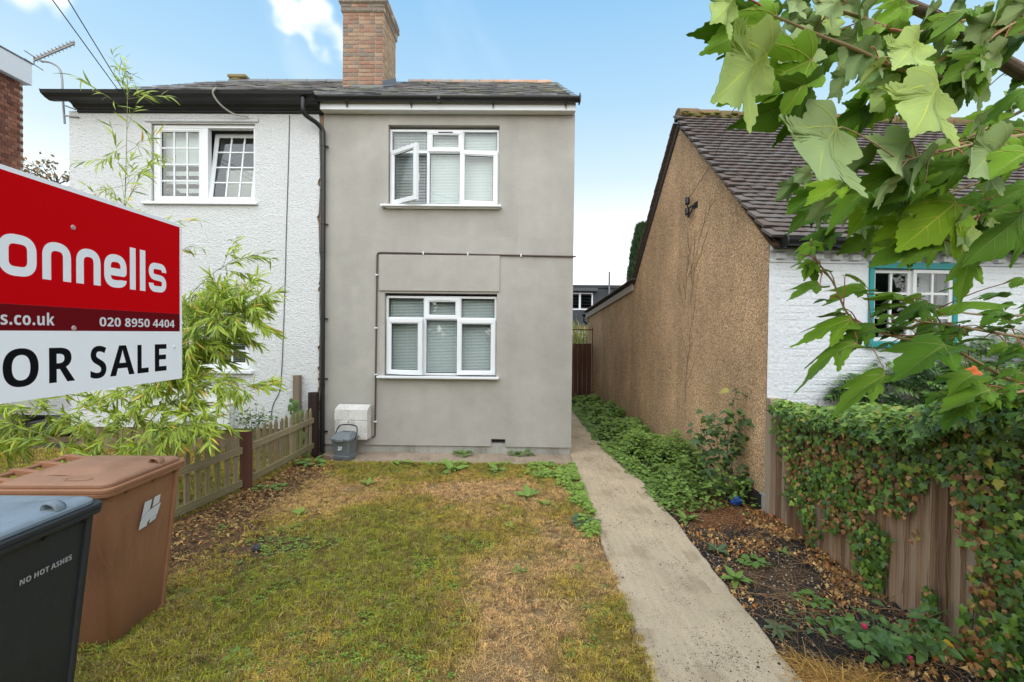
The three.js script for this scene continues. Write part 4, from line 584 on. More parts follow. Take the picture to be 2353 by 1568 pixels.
const font = await new FontLoader().loadAsync('fonts/droid/droid_sans_bold.typeface.json');
function wheelieBin(name, label, pos, turn, bodyM, lidM, tall) {
  const t = thing(name, label, 'wheelie bin', pos, turn, undefined);
  mesh('body', smoothNormals(loft([[0.0, 0.215, 0.19, 0.05, 0.02, -0.015], [0.02, 0.232, 0.20, 0.055, 0.02, -0.015], [0.45, 0.262, 0.24, 0.06, 0.012, -0.008], [0.86, 0.295, 0.282, 0.065, 0.004], [0.90, 0.300, 0.286, 0.065]])), bodyM, t);
  mesh('rim', smoothNormals(loft([[0.895, 0.305, 0.300, 0.06], [0.897, 0.330, 0.326, 0.06], [0.925, 0.334, 0.330, 0.06], [0.928, 0.328, 0.324, 0.06], [0.935, 0.328, 0.324, 0.06], [0.938, 0.334, 0.330, 0.06], [0.962, 0.335, 0.331, 0.06], [0.968, 0.330, 0.326, 0.06]]), 35), bodyM, t);
  for (const z of [-0.23, -0.05, 0.16]) mesh('rib', wuv(extr(poly([[0.272, 0.84], [0.30, 0.897], [0.328, 0.897]]), 0.012).translate(0.0, 0, z)), bodyM, t);
  mesh('rib', wuv(extr(poly([[0.23, 0.84], [0.30, 0.897], [0.325, 0.897]]), 0.012).rotateY(-Math.PI / 2).translate(0.18, 0, 0)), bodyM, t);
  mesh('corner_post', smoothNormals(loft([[0.02, 0.02, 0.016, 0.01, 0.236, -0.19], [0.89, 0.02, 0.016, 0.01, 0.296, -0.255]])), bodyM, t);
  const lid = mesh('lid', smoothNormals(loft([[0.969, 0.308, 0.300, 0.06], [0.974, 0.312, 0.304, 0.06], [0.995, 0.312, 0.304, 0.06], [1.008, 0.302, 0.294, 0.06], [1.014, 0.285, 0.278, 0.06], [1.02, 0.19, 0.19, 0.06], [1.024, 0.05, 0.05, 0.03]]), 32), lidM, t);
  // raised middle of the lid, thumb recess and pull tab
  const bump = new THREE.PlaneGeometry(0.46, 0.40, 16, 12).rotateX(-Math.PI / 2), p = bump.attributes.position;
  for (let i = 0; i < p.count; i++) { const u = p.getX(i) / 0.23, v = p.getZ(i) / 0.20; p.setY(i, 1.016 + 0.035 * smooth(0, 0.55, 1 - Math.max(Math.abs(u), Math.abs(v))) + 0.010 * Math.sin(3 * u + v * 2) * (1 - u * u)); }
  bump.computeVertexNormals(); mesh('raised_panel', wuv(bump), lidM, lid).position.set(-0.04, 0, -0.02);
  mesh('thumb_recess', wuv(new THREE.TorusGeometry(0.045, 0.006, 6, 22).scale(1.6, 0.62, 1).rotateX(-Math.PI / 2).translate(0.09, 1.018, 0.235)), lidM, lid);
  mesh('pull_tab', [wuv(tube([V(0.235, 1.01, -0.12), V(0.242, 1.05, -0.12), V(0.262, 1.058, -0.12), V(0.292, 1.04, -0.12), V(0.30, 1.01, -0.12)], 0.008, 6, 18).scale(1, 1, 3.6).translate(0, 0, 0.312))], lidM, lid);
  const hb = [];
  for (const z of [-0.24, -0.08, 0.08, 0.24]) hb.push(wuv(extr(poly([[-0.29, 0.96], [-0.42, 0.985], [-0.445, 1.0], [-0.44, 1.03], [-0.42, 1.035], [-0.28, 1.012]]), 0.03, 0.004).translate(0, 0, z - 0.015)));
  hb.push(wuv(new THREE.CylinderGeometry(0.016, 0.016, 0.60, 12).rotateX(Math.PI / 2).translate(-0.42, 1.008, 0)));
  mesh('hinge_bar', hb, bodyM, t);
  mesh('hinge_peg', wuv(new THREE.CylinderGeometry(0.02, 0.02, 0.03, 14).rotateX(Math.PI / 2).translate(-0.42, 1.008, 0.31)), M.seal, t);
  for (const z of [-0.24, 0.24]) mesh('wheel', wuv(new THREE.TorusGeometry(0.075, 0.025, 8, 20).translate(-0.23, 0.10, z)), M.seal, t);
  t.traverse((o) => { if (!o.geometry || o.name === 'wheel') return; const p = o.geometry.attributes.position; for (let i = 0; i < p.count; i++) if (p.getY(i) > 0.896) p.setY(i, 0.896 + (p.getY(i) - 0.896) * 0.62); });
  t.scale.y = 1.06; return t;
}
const plas = (r, g, b, o = {}) => phy({ color: RGB(r, g, b), map: rep(T_plas, 1.3), roughnessMap: rep(T_plasR, 1.7), roughness: 1.0, bumpMap: rep(T_plasB, 4), bumpScale: 0.0007, ...o });
const brownLid = plas(0.36, 0.185, 0.105), brownB = plas(0.36, 0.165, 0.082), darkB = plas(0.030, 0.033, 0.036), darkLid = plas(0.26, 0.315, 0.355);
const bin1 = wheelieBin('wheelie_bin', 'brown garden waste wheelie bin with white emblem, beside the picket fence', [-2.60, -0.02, -2.805], 0.035, brownB, brownLid);
const bin2 = wheelieBin('wheelie_bin', 'dark grey wheelie bin with blue-grey lid in the near left corner', [-2.362, -0.01, -1.915], 0.01, darkB, darkLid); bin2.scale.y = 1.095;
const white = std({ color: RGB(0.66, 0.67, 0.68), roughness: 0.55 });
const faceTilt = Math.atan2(0.07, 0.86);      // the front leans out towards the rim
function onFront(g, y, z, off = 0.002) { return g.rotateY(Math.PI / 2).rotateZ(-faceTilt).translate(0.240 + 0.02 + y * 0.0696 + off - 0.008, y, z); }
{
  const s = 0.170 / 290, sv = 0.155 / 285, P = (x, y) => [(x - 1675) * s, (1075 - y) * sv];
  const L = [poly([[1588, 799], [1685, 799], [1664, 900], [1628, 915], [1590, 940], [1550, 976]].map((a) => P(...a))), poly([[1720, 791], [1806, 787], [1792, 876], [1700, 890]].map((a) => P(...a))),
    poly([[1543, 992], [1585, 952], [1630, 922], [1680, 906], [1820, 886], [1776, 1001], [1668, 1011], [1645, 1034], [1632, 1070], [1528, 1077]].map((a) => P(...a))), poly([[1674, 1015], [1766, 1007], [1762, 1041], [1668, 1058]].map((a) => P(...a)))];
  mesh('emblem', L.map((q) => wuv(onFront(extr(q, 0.0012), 0.628, -0.01, 0.008))), white, bin1);
  const tg = new TextGeometry('NO HOT ASHES', { font, size: 0.0215, depth: 0.001, curveSegments: 3 }); tg.computeBoundingBox(); tg.translate(-tg.boundingBox.max.x / 2, 0, 0).scale(1.08, 1, 1);
  mesh('lettering', wuv(onFront(tg, 0.742, -0.045, 0.008)), std({ color: RGB(0.42, 0.41, 0.41), roughness: 0.6 }), bin2);
}
{
  const c = thing('food_caddy', 'small grey food waste caddy with raised handle, beside the meter box', 'caddy', [-2.49, 0.0, -6.60], -0.18), gm = plas(0.175, 0.20, 0.215), dk = plas(0.10, 0.115, 0.125);
  mesh('body', smoothNormals(loft([[0.0, 0.115, 0.105, 0.03], [0.01, 0.12, 0.11, 0.03], [0.08, 0.125, 0.115, 0.03], [0.085, 0.118, 0.108, 0.03], [0.30, 0.142, 0.13, 0.035], [0.31, 0.15, 0.138, 0.035]])), gm, c);
  const lid = mesh('lid', smoothNormals(loft([[0.312, 0.158, 0.146, 0.035], [0.335, 0.158, 0.146, 0.035], [0.345, 0.145, 0.135, 0.035], [0.40, 0.11, 0.09, 0.035, 0, -0.03], [0.405, 0.09, 0.07, 0.03, 0, -0.03]]), 35), gm, c);
  mesh('grip', RB(-0.055, 0.392, -0.06, 0.055, 0.415, -0.03, 0.006), dk, lid); mesh('latch', RB(-0.06, 0.29, 0.135, 0.06, 0.335, 0.165, 0.012), gm, c);
  mesh('handle', wuv(tube([V(-0.165, 0.31, 0.0), V(-0.165, 0.40, -0.05), V(-0.135, 0.475, -0.085), V(-0.06, 0.495, -0.095), V(0.06, 0.495, -0.095), V(0.135, 0.475, -0.085), V(0.165, 0.40, -0.05), V(0.165, 0.31, 0.0)], 0.009, 8, 50)), M.blackPvc, c);
  const s = 0.0016; mesh('emblem', [[[-20, 12], [-4, 14], [-6, 2], [-22, 0]], [[2, 14], [18, 12], [18, 3], [0, 3]], [[-20, -4], [16, 0], [10, -22], [-2, -8], [-8, -22], [-22, -22]]].map((q) => wuv(extr(poly(q.map(([x, y]) => [x * s, y * s])), 0.002).rotateX(-0.07).translate(0, 0.20, 0.122))), white, c);
}
{
  const W = 1024, Hh = 784, cv = document.createElement('canvas'); cv.width = W; cv.height = Hh; const x = cv.getContext('2d');
  x.fillStyle = '#fbfcfe'; x.fillRect(0, 0, W, Hh);
  x.fillStyle = '#d2040f'; x.fillRect(20, 16, W - 20 - 16, Hh * 0.58 - 16);
  x.fillStyle = '#6e1118'; x.fillRect(20, Hh * 0.58, W - 36, Hh * 0.113);
  // the rounded lower-case wordmark, drawn as strokes
  x.strokeStyle = '#f6f7f9'; x.fillStyle = '#f6f7f9'; x.lineCap = 'butt'; x.lineJoin = 'round';
  const yt = Hh * 0.279, yb = Hh * 0.458, ya = Hh * 0.222, sw = 32, h2 = sw / 2;
  x.lineWidth = sw;
  const U = (u) => u * W;
  const stad = (a, b, y0, y1, r) => { const x0 = a + h2, x1 = b - h2, t = y0 + h2, d = y1 - h2; x.beginPath(); x.moveTo(x0, t + r); x.quadraticCurveTo(x0, t, x0 + r, t); x.lineTo(x1 - r, t); x.quadraticCurveTo(x1, t, x1, t + r); x.lineTo(x1, d - r); x.quadraticCurveTo(x1, d, x1 - r, d); x.lineTo(x0 + r, d); x.quadraticCurveTo(x0, d, x0, d - r); x.closePath(); x.stroke(); };
  { const a = U(0.045) + h2, b = U(0.153) - h2, r = 36; x.beginPath(); x.moveTo(b, yt + h2 + 44); x.quadraticCurveTo(b, yt + h2, b - r, yt + h2); x.lineTo(a + r, yt + h2); x.quadraticCurveTo(a, yt + h2, a, yt + h2 + r); x.lineTo(a, yb - h2 - r); x.quadraticCurveTo(a, yb - h2, a + r, yb - h2); x.lineTo(b - r, yb - h2); x.quadraticCurveTo(b, yb - h2, b, yb - h2 - 44); x.stroke(); }
  stad(U(0.172), U(0.292), yt, yb, 38);
  for (const [u0, u1] of [[0.311, 0.417], [0.437, 0.541]]) { const a = U(u0) + h2, b = U(u1) - h2, r = 38; x.beginPath(); x.moveTo(a, yb); x.lineTo(a, yt + h2 + r); x.quadraticCurveTo(a, yt + h2, a + r, yt + h2); x.lineTo(b - r, yt + h2); x.quadraticCurveTo(b, yt + h2, b, yt + h2 + r); x.lineTo(b, yb); x.stroke(); }
  { const a = U(0.557) + h2, b = U(0.666) - h2, r = 38, m = (yt + yb) / 2 + 4; x.beginPath(); x.moveTo(a, m); x.lineTo(b, m); x.lineTo(b, yt + h2 + r); x.quadraticCurveTo(b, yt + h2, b - r, yt + h2); x.lineTo(a + r, yt + h2); x.quadraticCurveTo(a, yt + h2, a, yt + h2 + r); x.lineTo(a, yb - h2 - r); x.quadraticCurveTo(a, yb - h2, a + r, yb - h2); x.lineTo(b - r, yb - h2); x.quadraticCurveTo(b, yb - h2, b, yb - h2 - 18); x.stroke(); }
  x.fillRect(U(0.683), ya, sw, yb - ya); x.fillRect(U(0.737), ya, sw, yb - ya);
  { const a = U(0.786) + h2, b = U(0.896) - h2, r = 27, m = (yt + yb) / 2; x.lineWidth = sw - 3; x.beginPath(); x.moveTo(b, yt + h2 + 26); x.quadraticCurveTo(b, yt + h2, b - r, yt + h2); x.lineTo(a + r, yt + h2); x.quadraticCurveTo(a, yt + h2, a, yt + h2 + r); x.quadraticCurveTo(a, m - 2, a + r, m - 1); x.lineTo(b - r, m + 1); x.quadraticCurveTo(b, m + 2, b, yb - h2 - r); x.quadraticCurveTo(b, yb - h2, b - r, yb - h2); x.lineTo(a + r, yb - h2); x.quadraticCurveTo(a, yb - h2, a, yb - h2 - 26); x.stroke(); }
  const fit = (s, u0, u1, v0, v1, f, weight) => { x.font = weight + ' 100px ' + f; const m = x.measureText(s), cap = 72; x.save(); x.translate(U(u0), v1 * Hh); x.scale((u1 - u0) * W / m.width, (v1 - v0) * Hh / cap); x.fillText(s, 0, 0); x.restore(); };
  x.textBaseline = 'alphabetic'; x.textAlign = 'left'; x.fillStyle = '#dfe0e2';
  fit('connells.co.uk', -0.012, 0.353, 0.612, 0.668, 'sans-serif', 'bold'); fit('020 8950 4404', 0.533, 0.95, 0.620, 0.668, 'sans-serif', 'bold');
  x.fillStyle = '#17171a';
  for (const [c, a, b] of [['F', 0.088, 0.16], ['O', 0.172, 0.306], ['R', 0.316, 0.43], ['S', 0.486, 0.572], ['A', 0.582, 0.706], ['L', 0.708, 0.79], ['E', 0.806, 0.905]]) fit(c, a, b, 0.772, 0.936, 'sans-serif', 'bold');
  const t = new THREE.CanvasTexture(cv); t.colorSpace = THREE.SRGBColorSpace; t.magFilter = THREE.LinearFilter; t.anisotropy = 8;
  const g = thing('sale_board', 'red and white estate agent FOR SALE board in the left foreground', 'sign', [-1.39, 0, -1.065], 0.03);
  const face = new THREE.BoxGeometry(0.845, 0.645, 0.008), faceM = phy({ map: t, roughness: 0.8, specularIntensity: 0.1 }), edge = std({ color: RGB(0.6, 0.61, 0.62) });
  const pl = new THREE.PlaneGeometry(0.845, 0.645).rotateY(Math.PI / 2).translate(0.0045, 1.988, -0.4225);
  mesh('panel', wuv(face.rotateY(Math.PI / 2).translate(0, 1.988, -0.4225)), edge, g);
  mesh('printed_face', pl, faceM, g); 
  for (const [z, y] of [[-0.36, 2.188], [-0.36, 1.872], [-0.80, 1.80]]) mesh('screw', new THREE.CylinderGeometry(z < -0.7 ? 0.004 : 0.006, 0.0085, 0.003, 14).rotateZ(-Math.PI / 2).translate(0.006, y, z), z < -0.7 ? M.upvc : std({ color: RGB(0.5, 0.33, 0.32), roughness: 0.5 }), g);
  mesh('post', RB(-0.055, -0.2, 0.03, -0.005, 2.45, 0.08, 0.004), wood(0.5, 0.42, 0.32), g); mesh('batten', RB(-0.03, 2.25, -0.4, -0.006, 2.29, 0.06, 0.003), wood(0.5, 0.42, 0.32), g); mesh('batten', RB(-0.03, 1.70, -0.4, -0.006, 1.74, 0.06, 0.003), wood(0.5, 0.42, 0.32), g);
}

// ================================================================= leaves
const leafM = (r, g, b, o = {}) => phy({ color: RGB(r * 1.1, g, b * 0.74), roughness: 0.62, transmission: 0.3, thickness: 0, side: THREE.DoubleSide, ...o });
const ATT = (P, N) => { const g = new THREE.BufferGeometry(); g.setAttribute('position', new THREE.Float32BufferAttribute(P, 3)); if (N) g.setAttribute('normal', new THREE.Float32BufferAttribute(N, 3)); else g.computeVertexNormals(); return wuv(g); };
function blade(len, w, segs = 3, droop = 0.2, fold = 0.25, shape = (t) => Math.sin(Math.PI * Math.pow(t, 0.8)) ) {  // pointed leaf along +y, folded on its midrib, normal +z
  const P = [], q = (t, s) => [s * w / 2 * shape(t), len * t, -droop * len * t * t + fold * w * 0.5 * shape(t) * Math.abs(s)];
  for (let i = 0; i < segs; i++) for (const s of [-1, 1]) { const a = q(i / segs, 0), b = q((i + 1) / segs, 0), c = q(i / segs, s), d = q((i + 1) / segs, s); if (s > 0) { if (i) P.push(...a, ...c, ...d); P.push(...a, ...d, ...b); } else { if (i) P.push(...a, ...d, ...c); P.push(...a, ...b, ...d); } }
  return ATT(P);
}
function fanLeaf(outline, cy, droop = 0.25, cup = 0.2) {   // lobed leaf of unit length, right half given, base at origin
  const full = [...outline, ...outline.slice(0, -1).reverse().map(([x, y]) => [-x, y])], z = (x, y) => -droop * y * y + cup * Math.abs(x) * 0.6 - 0.25 * x * x, P = [], c = [0, cy, z(0, cy)];
  for (let i = 0; i < full.length - 1; i++) { const [a, b] = [full[i], full[i + 1]]; P.push(...c, a[0], a[1], z(...a), b[0], b[1], z(...b)); }
  return ATT(P);
}
const ORI = (pos, axis, normal, s, sx = 1) => { const y = axis.clone().normalize(), z = normal.clone().addScaledVector(y, -normal.dot(y)); if (z.lengthSq() < 1e-6) z.set(1, 0, 0.3); z.normalize(); const x = new THREE.Vector3().crossVectors(y, z); return new THREE.Matrix4().makeBasis(x.multiplyScalar(s * sx), y.multiplyScalar(s), z.multiplyScalar(s)).setPosition(pos); };
const rv = (r, s = 1) => V((r() - 0.5) * 2 * s, (r() - 0.5) * 2 * s, (r() - 0.5) * 2 * s);

// ---------------------------------------------------------------- lawns: a thatch sheet and the grass on it
const gss = (x, z, cx, cz, rx, rz) => Math.exp(-(((x - cx) / rx) ** 2 + ((z - cz) / rz) ** 2));
function dryness(x, z) {     // 0 lush, 1 straw
  if (x < PF(z)) return clamp(0.17 + 0.5 * (fbm(x * 1.3, z * 1.3, 4, 0, 50) - 0.5));
  const n = fbm(x * 1.5 + 7, z * 1.5, 5, 0, 77, 0.6) - 0.5;
  return clamp(0.54 + 2.3 * n + 0.42 * gss(x, z, 0.45, -3.4, 0.75, 1.0) + 0.30 * gss(x, z, 0.1, -2.3, 1.2, 0.6) + 0.18 * gss(x, z, -0.8, -5.3, 1.4, 0.5) - 0.50 * gss(x, z, -1.25, -3.3, 0.75, 0.75) - 0.75 * gss(x, z, -1.9, -2.5, 0.6, 0.8) - 0.35 * gss(x, z, -1.6, -4.5, 0.7, 0.6) - 0.40 * gss(x, z, -2.4, -6.2, 0.6, 0.35) - 0.35 * gss(x, z, -0.6, -6.35, 2.0, 0.2));
}
function mulchy(x, z) { return x < PF(z) ? 0 : clamp(1.9 * smooth(1.0, 0.25, x - PF(z)) * smooth(-6.9, -6.0, z) * smooth(-2.9, -3.6, z) - 0.5 * fbm(x * 4, z * 4, 3, 0, 6) + 1.4 * gss(x, z, -2.2, -3.95, 0.6, 0.6)); }
const lushC = [0.33, 0.335, 0.018], midC = [0.55, 0.41, 0.055], dryC = [0.80, 0.52, 0.24], brnC = [0.22, 0.11, 0.045];
function grassC(d, r) { let c = d < 0.42 ? mix3(lushC, midC, d / 0.42) : mix3(midC, dryC, (d - 0.42) / 0.58); if (r() < 0.27) c = mix3(c, brnC, 0.85); if (r() < 0.12) c = mix3(c, [0.50, 0.38, 0.18], 0.7); return lum(c, 0.5 + 1.0 * r()); }
{
  const nx = 200, nz = 118, x0 = -14, x1 = 0.80, z0 = -6.95, z1 = 1.3, r = rng(6), g = sheet(x0, x1, z0, z1, nx, nz, (x, z) => 0.012 + 0.03 * (fbm(x * 2.4, z * 2.4, 3, 0, 3) - 0.5) - 0.05 * smooth(0.70, 0.80, x) - (x > PF(z) ? 0.06 * smooth(-6.36, -6.44, z) : 0));
  const gc = paint(g, (x, z2, z) => { const d = dryness(x, z), m = clamp(mulchy(x, z)); let c = d < 0.42 ? mix3(lushC, midC, d / 0.42) : mix3(midC, dryC, (d - 0.42) / 0.58); c = lum(c, 0.48); return mix3(c, [0.13, 0.07, 0.036], m * 0.95); });
  const T_thatch = tex(512, 512, (u, v) => { const a = fbm(u * 26, v * 26, 4, 26, 5), b = vnoise(u * 200, v * 200, 200, 4); return lum([1, 0.96, 0.9], 0.35 + 0.75 * a + 0.5 * (b - 0.3)); });
  struct('lawn', wuv(gc), std({ map: rep(T_thatch, 1.4), bumpMap: rep(T_soilB, 1.4), bumpScale: 0.03, vertexColors: true, roughness: 1 }));
  // tufts: three shapes of flattened short grass
  const tuft = (seed, h, lean, n) => { const q = rng(seed), P = []; for (let i = 0; i < n; i++) { const a = q() * 6.283, w = 0.001 + 0.001 * q(), l = h * (0.5 + 0.8 * q()), ln = lean * (0.4 + q()), bx = (q() - 0.5) * 0.035, bz = (q() - 0.5) * 0.035, dx = Math.cos(a), dz = Math.sin(a), px = -dz * w, pz = dx * w; const m = [bx + dx * l * 0.35 * ln, l * 0.62, bz + dz * l * 0.35 * ln], t = [bx + dx * l * ln * 1.1, l * (1.0 - 0.34 * ln), bz + dz * l * ln * 1.1]; P.push(bx - px, 0, bz - pz, bx + px, 0, bz + pz, m[0] + px, m[1], m[2] + pz, bx - px, 0, bz - pz, m[0] + px, m[1], m[2] + pz, m[0] - px, m[1], m[2] - pz, m[0] - px, m[1], m[2] - pz, m[0] + px, m[1], m[2] + pz, ...t); } return ATT(P); };
  const T = [tuft(1, 0.026, 1.0, 10), tuft(2, 0.034, 1.45, 10), tuft(3, 0.042, 1.0, 8)], lists = [[], [], []], e = new THREE.Euler(), qq = new THREE.Quaternion();
  const put = (x, z, d, big = 1) => { const k = r() < 0.12 ? 2 : r() < 0.5 ? 0 : 1, s = (0.62 + 0.5 * r()) * big; e.set((r() - 0.5) * 0.5, r() * 6.28, (r() - 0.5) * 0.5); lists[k].push([new THREE.Matrix4().compose(V(x, 0.008, z), qq.setFromEuler(e), V(s, s * (0.9 + 0.5 * (1 - d)), s)), grassC(d, r)]); };
  for (let i = 0; i < 90000; i++) { const z = -6.42 + 5.0 * Math.pow(r(), 1.0), x = lerp(-3.7, 0.775, r()); if (x < PF(z) - 0.05) continue; if (r() < clamp(mulchy(x, z)) * 0.93) continue; const d = clamp(dryness(x, z) + 0.22 * (r() - 0.5)); if (fbm(x * 7, z * 7, 3, 0, 91) < 0.40 && r() < 0.85) continue; put(x, z, d); }
  for (let i = 0; i < 16000; i++) { const z = -6.9 + 4.2 * r(), x = -8.5 + 5.4 * r(); if (x > PF(z) - 0.03) continue; put(x, z, clamp(dryness(x, z) + 0.25 * (r() - 0.5)), 1.5); }
  // longer green fringe round the bins and at the house edge
  for (let i = 0; i < 5200; i++) { const a = r(); let x, z; if (a < 0.62) { x = -2.25 + 0.55 * (r() * r()); z = -2.95 + 1.4 * r(); } else { x = lerp(-2.9, 0.1, r()); z = -6.38 + 0.12 * r() + 0.05 * Math.sin(x * 5); } put(x, z, 0.05 + 0.2 * r(), a < 0.62 ? 1.3 : 1.1); }
  const gm = leafM(0.86, 0.92, 1.12, { transmission: 0.18, roughness: 0.75 }), lawnG = new THREE.Group(); lawnG.name = 'grass'; scene.add(lawnG); tag(lawnG, 'patchy short grass, green and straw coloured, covering the front lawn', null, null, 'stuff');
  lists.forEach((l, i) => inst('grass_tufts', T[i], gm, l, lawnG));
  // clover and small creeping leaves in the green patches, dead leaves and bamboo litter by the fence
  const clov = blade(0.017, 0.014, 2, 0.1, 0.2), cl = []; for (let i = 0; i < 16000; i++) { const z = -6.4 + 4.6 * r(), x = lerp(-3.1, 0.76, r()); if (x < PF(z) || dryness(x, z) > 0.48 + 0.12 * r() || fbm(x * 3.3, z * 3.3, 3, 0, 201) + 0.10 * gss(x, z, -1.6, -2.9, 0.8, 0.7) - 0.10 * smooth(-0.3, 0.5, x) < 0.545) continue; const k = 3; for (let j = 0; j < k; j++) { const a = j * 2.09 + r(); cl.push([ORI(V(x, 0.018 + 0.012 * r(), z), V(Math.cos(a), 0.25, Math.sin(a)), V(0, 1, 0), 0.8 + 0.6 * r()), lum([0.19, 0.31, 0.03], 0.6 + 0.8 * r())]); } }
  inst('clover', clov, gm, cl, lawnG);
  const lit = blade(0.07, 0.012, 3, 0.15, 0.3), dl = blade(0.035, 0.024, 3, 0.5, 0.5), L1 = [], L2 = [];
  for (let i = 0; i < 5200; i++) { const z = -6.6 + 4.0 * r(), x = PF(z) + 0.05 + 1.3 * r() * r(); if (mulchy(x, z) < 0.25 + 0.35 * r() && r() < 0.93) continue; const a = r() * 6.28, c = r() < 0.55 ? [0.20, 0.10, 0.045] : r() < 0.8 ? [0.40, 0.27, 0.13] : [0.09, 0.05, 0.03]; (r() < 0.45 ? L1 : L2).push([ORI(V(x, 0.02 + 0.02 * r(), z), V(Math.cos(a), (r() - 0.5) * 0.5, Math.sin(a)), V((r() - 0.5), 1, (r() - 0.5)), 0.55 + 0.7 * r()), lum(c, 0.6 + 0.8 * r())]); }
  for (let i = 0; i < 60; i++) { const z = -6.2 + 4.1 * r(), x = lerp(-2.6, 0.7, r()), a = r() * 6.28; L1.push([ORI(V(x, 0.035, z), V(Math.cos(a), 0.05, Math.sin(a)), V((r() - 0.5) * 0.4, 1, 0), 0.6 + 0.8 * r()), [0.50, 0.36, 0.19]]); }
  const lg = new THREE.Group(); lg.name = 'leaf_litter'; scene.add(lg); tag(lg, 'dead brown leaves and straw along the foot of the picket fence', null, null, 'stuff');
  inst('dry_blades', lit, leafM(1, 1, 1, { transmission: 0.1, roughness: 0.9 }), L1, lg); inst('dead_leaves', dl, leafM(1, 1, 1, { transmission: 0.1, roughness: 0.9 }), L2, lg);
}

// ---------------------------------------------------------------- single weeds
const weedMats = { d: leafM(0.17, 0.32, 0.055), r: leafM(0.19, 0.34, 0.05), g: leafM(0.16, 0.28, 0.07), c: leafM(0.13, 0.27, 0.045) };
const WG = { d: [blade(1, 0.42, 5, 0.25, 0.25), blade(1, 0.36, 5, 0.5, 0.3)], r: [blade(1, 0.34, 4, 0.3, 0.3), blade(1, 0.4, 4, 0.1, 0.2)], g: [blade(1, 0.07, 3, 0.35, 0.2), blade(1, 0.09, 3, 0.6, 0.2)], c: [fanLeaf([[0, 0], [0.25, -0.02], [0.42, 0.15], [0.36, 0.28], [0.5, 0.45], [0.34, 0.55], [0.3, 0.8], [0.12, 0.82], [0, 1]], 0.35), fanLeaf([[0, 0], [0.3, 0.05], [0.46, 0.3], [0.3, 0.4], [0.42, 0.62], [0.2, 0.72], [0, 1]], 0.35, 0.4)] };
const WEEDS=[[-0.843,-6.09,0.22,'d'],[-0.231,-6.117,0.175,'d'],[-1.785,-5.477,0.136,'d'],[-2.167,-4.558,0.109,'r'],[-0.569,-4.009,0.115,'g'],[0.154,-5.158,0.177,'d'],[0.312,-4.903,0.103,'r'],[-0.054,-4.322,0.082,'d'],[0.181,-4.19,0.088,'g'],[0.659,-4.445,0.169,'c'],[0.044,-3.515,0.08,'d'],[0.528,-3.733,0.057,'r'],[0.488,-3.561,0.061,'r'],[0.477,-3.842,0.051,'r'],[0.654,-3.305,0.063,'g'],[-1.562,-2.563,0.093,'d'],[-2.792,-5.33,0.122,'c'],[-2.846,-6.303,0.252,'c'],[-2.96,-5.278,0.111,'c'],[-0.567,-2.724,0.052,'r'],[-0.269,-3.059,0.047,'r'],[-0.838,-2.623,0.045,'r'],[-2.206,-3.58,0.048,'r'],[-1.674,-3.596,0.048,'r'],[-0.033,-7.009,0.12,'c'],[-0.814,-6.921,0.171,'c'],[0.134,-6.967,0.159,'c'],[-3.458,-6.722,0.102,'c'],[1.72,-4.575,0.166,'d'],[1.751,-3.921,0.112,'d'],[1.956,-3.706,0.127,'c'],[1.685,-3.469,0.139,'d'],[2.316,-3.9,0.067,'d'],[1.68,-2.896,0.105,'d'],[2.088,-3.183,0.109,'c'],[2.587,-5.959,0.17,'c']];
const wordsOf = {
  d: 'broad-leaved green weed', r: 'small green weed rosette', g: 'spiky tuft of narrow green leaves', c: 'low clump of crinkled green leaves' };
const WHERE = ['largest in the lawn just in front of the house strip', 'in the lawn near the house, left of the green corner patch', 'in the upper left lawn in front of the caddy', 'beside the brown litter, near the red-brown post', 'in the middle of the lawn', 'near the green patch at the top right of the lawn', 'at the lower edge of the green corner patch beside the path', 'in straw grass right of the middle of the lawn', 'in straw grass just left of the blue-green clump', 'blue-green, at the path edge halfway down the lawn', 'in straw grass on the right half of the lawn', 'topmost of the little ones near the path edge', 'lowest of the little ones near the path edge', 'close to the path edge, below the blue-green clump', 'hugging the path edge in the lower lawn', 'bright green, in the lawn right of the brown bin', 'by the picket fence, right of its red-brown post', 'at the far end of the picket fence', 'in brown litter at the foot of the picket fence', 'near the bottom edge of the lawn', 'in the lower middle of the lawn', 'near the bottom of the lawn, left of centre', 'in the lawn just right of the brown bin', 'in the green lawn left of centre', 'on the house strip under the air vent', 'on the house strip below the ground floor window', 'on the house strip right of the air vent', 'at the foot of the downpipe', 'hanging over the path edge from the bed, farthest from the viewer', 'pale blue-green, at the path edge in the bed', 'feathery bright green, in the middle of the bed', 'large, spilling from the bed onto the path edge', 'small, in brown leaf litter of the bed', 'with long flat grey-green leaves in the near bed', 'upright, in the bed above the roses', 'between the gable and the rusty dry stalks'];
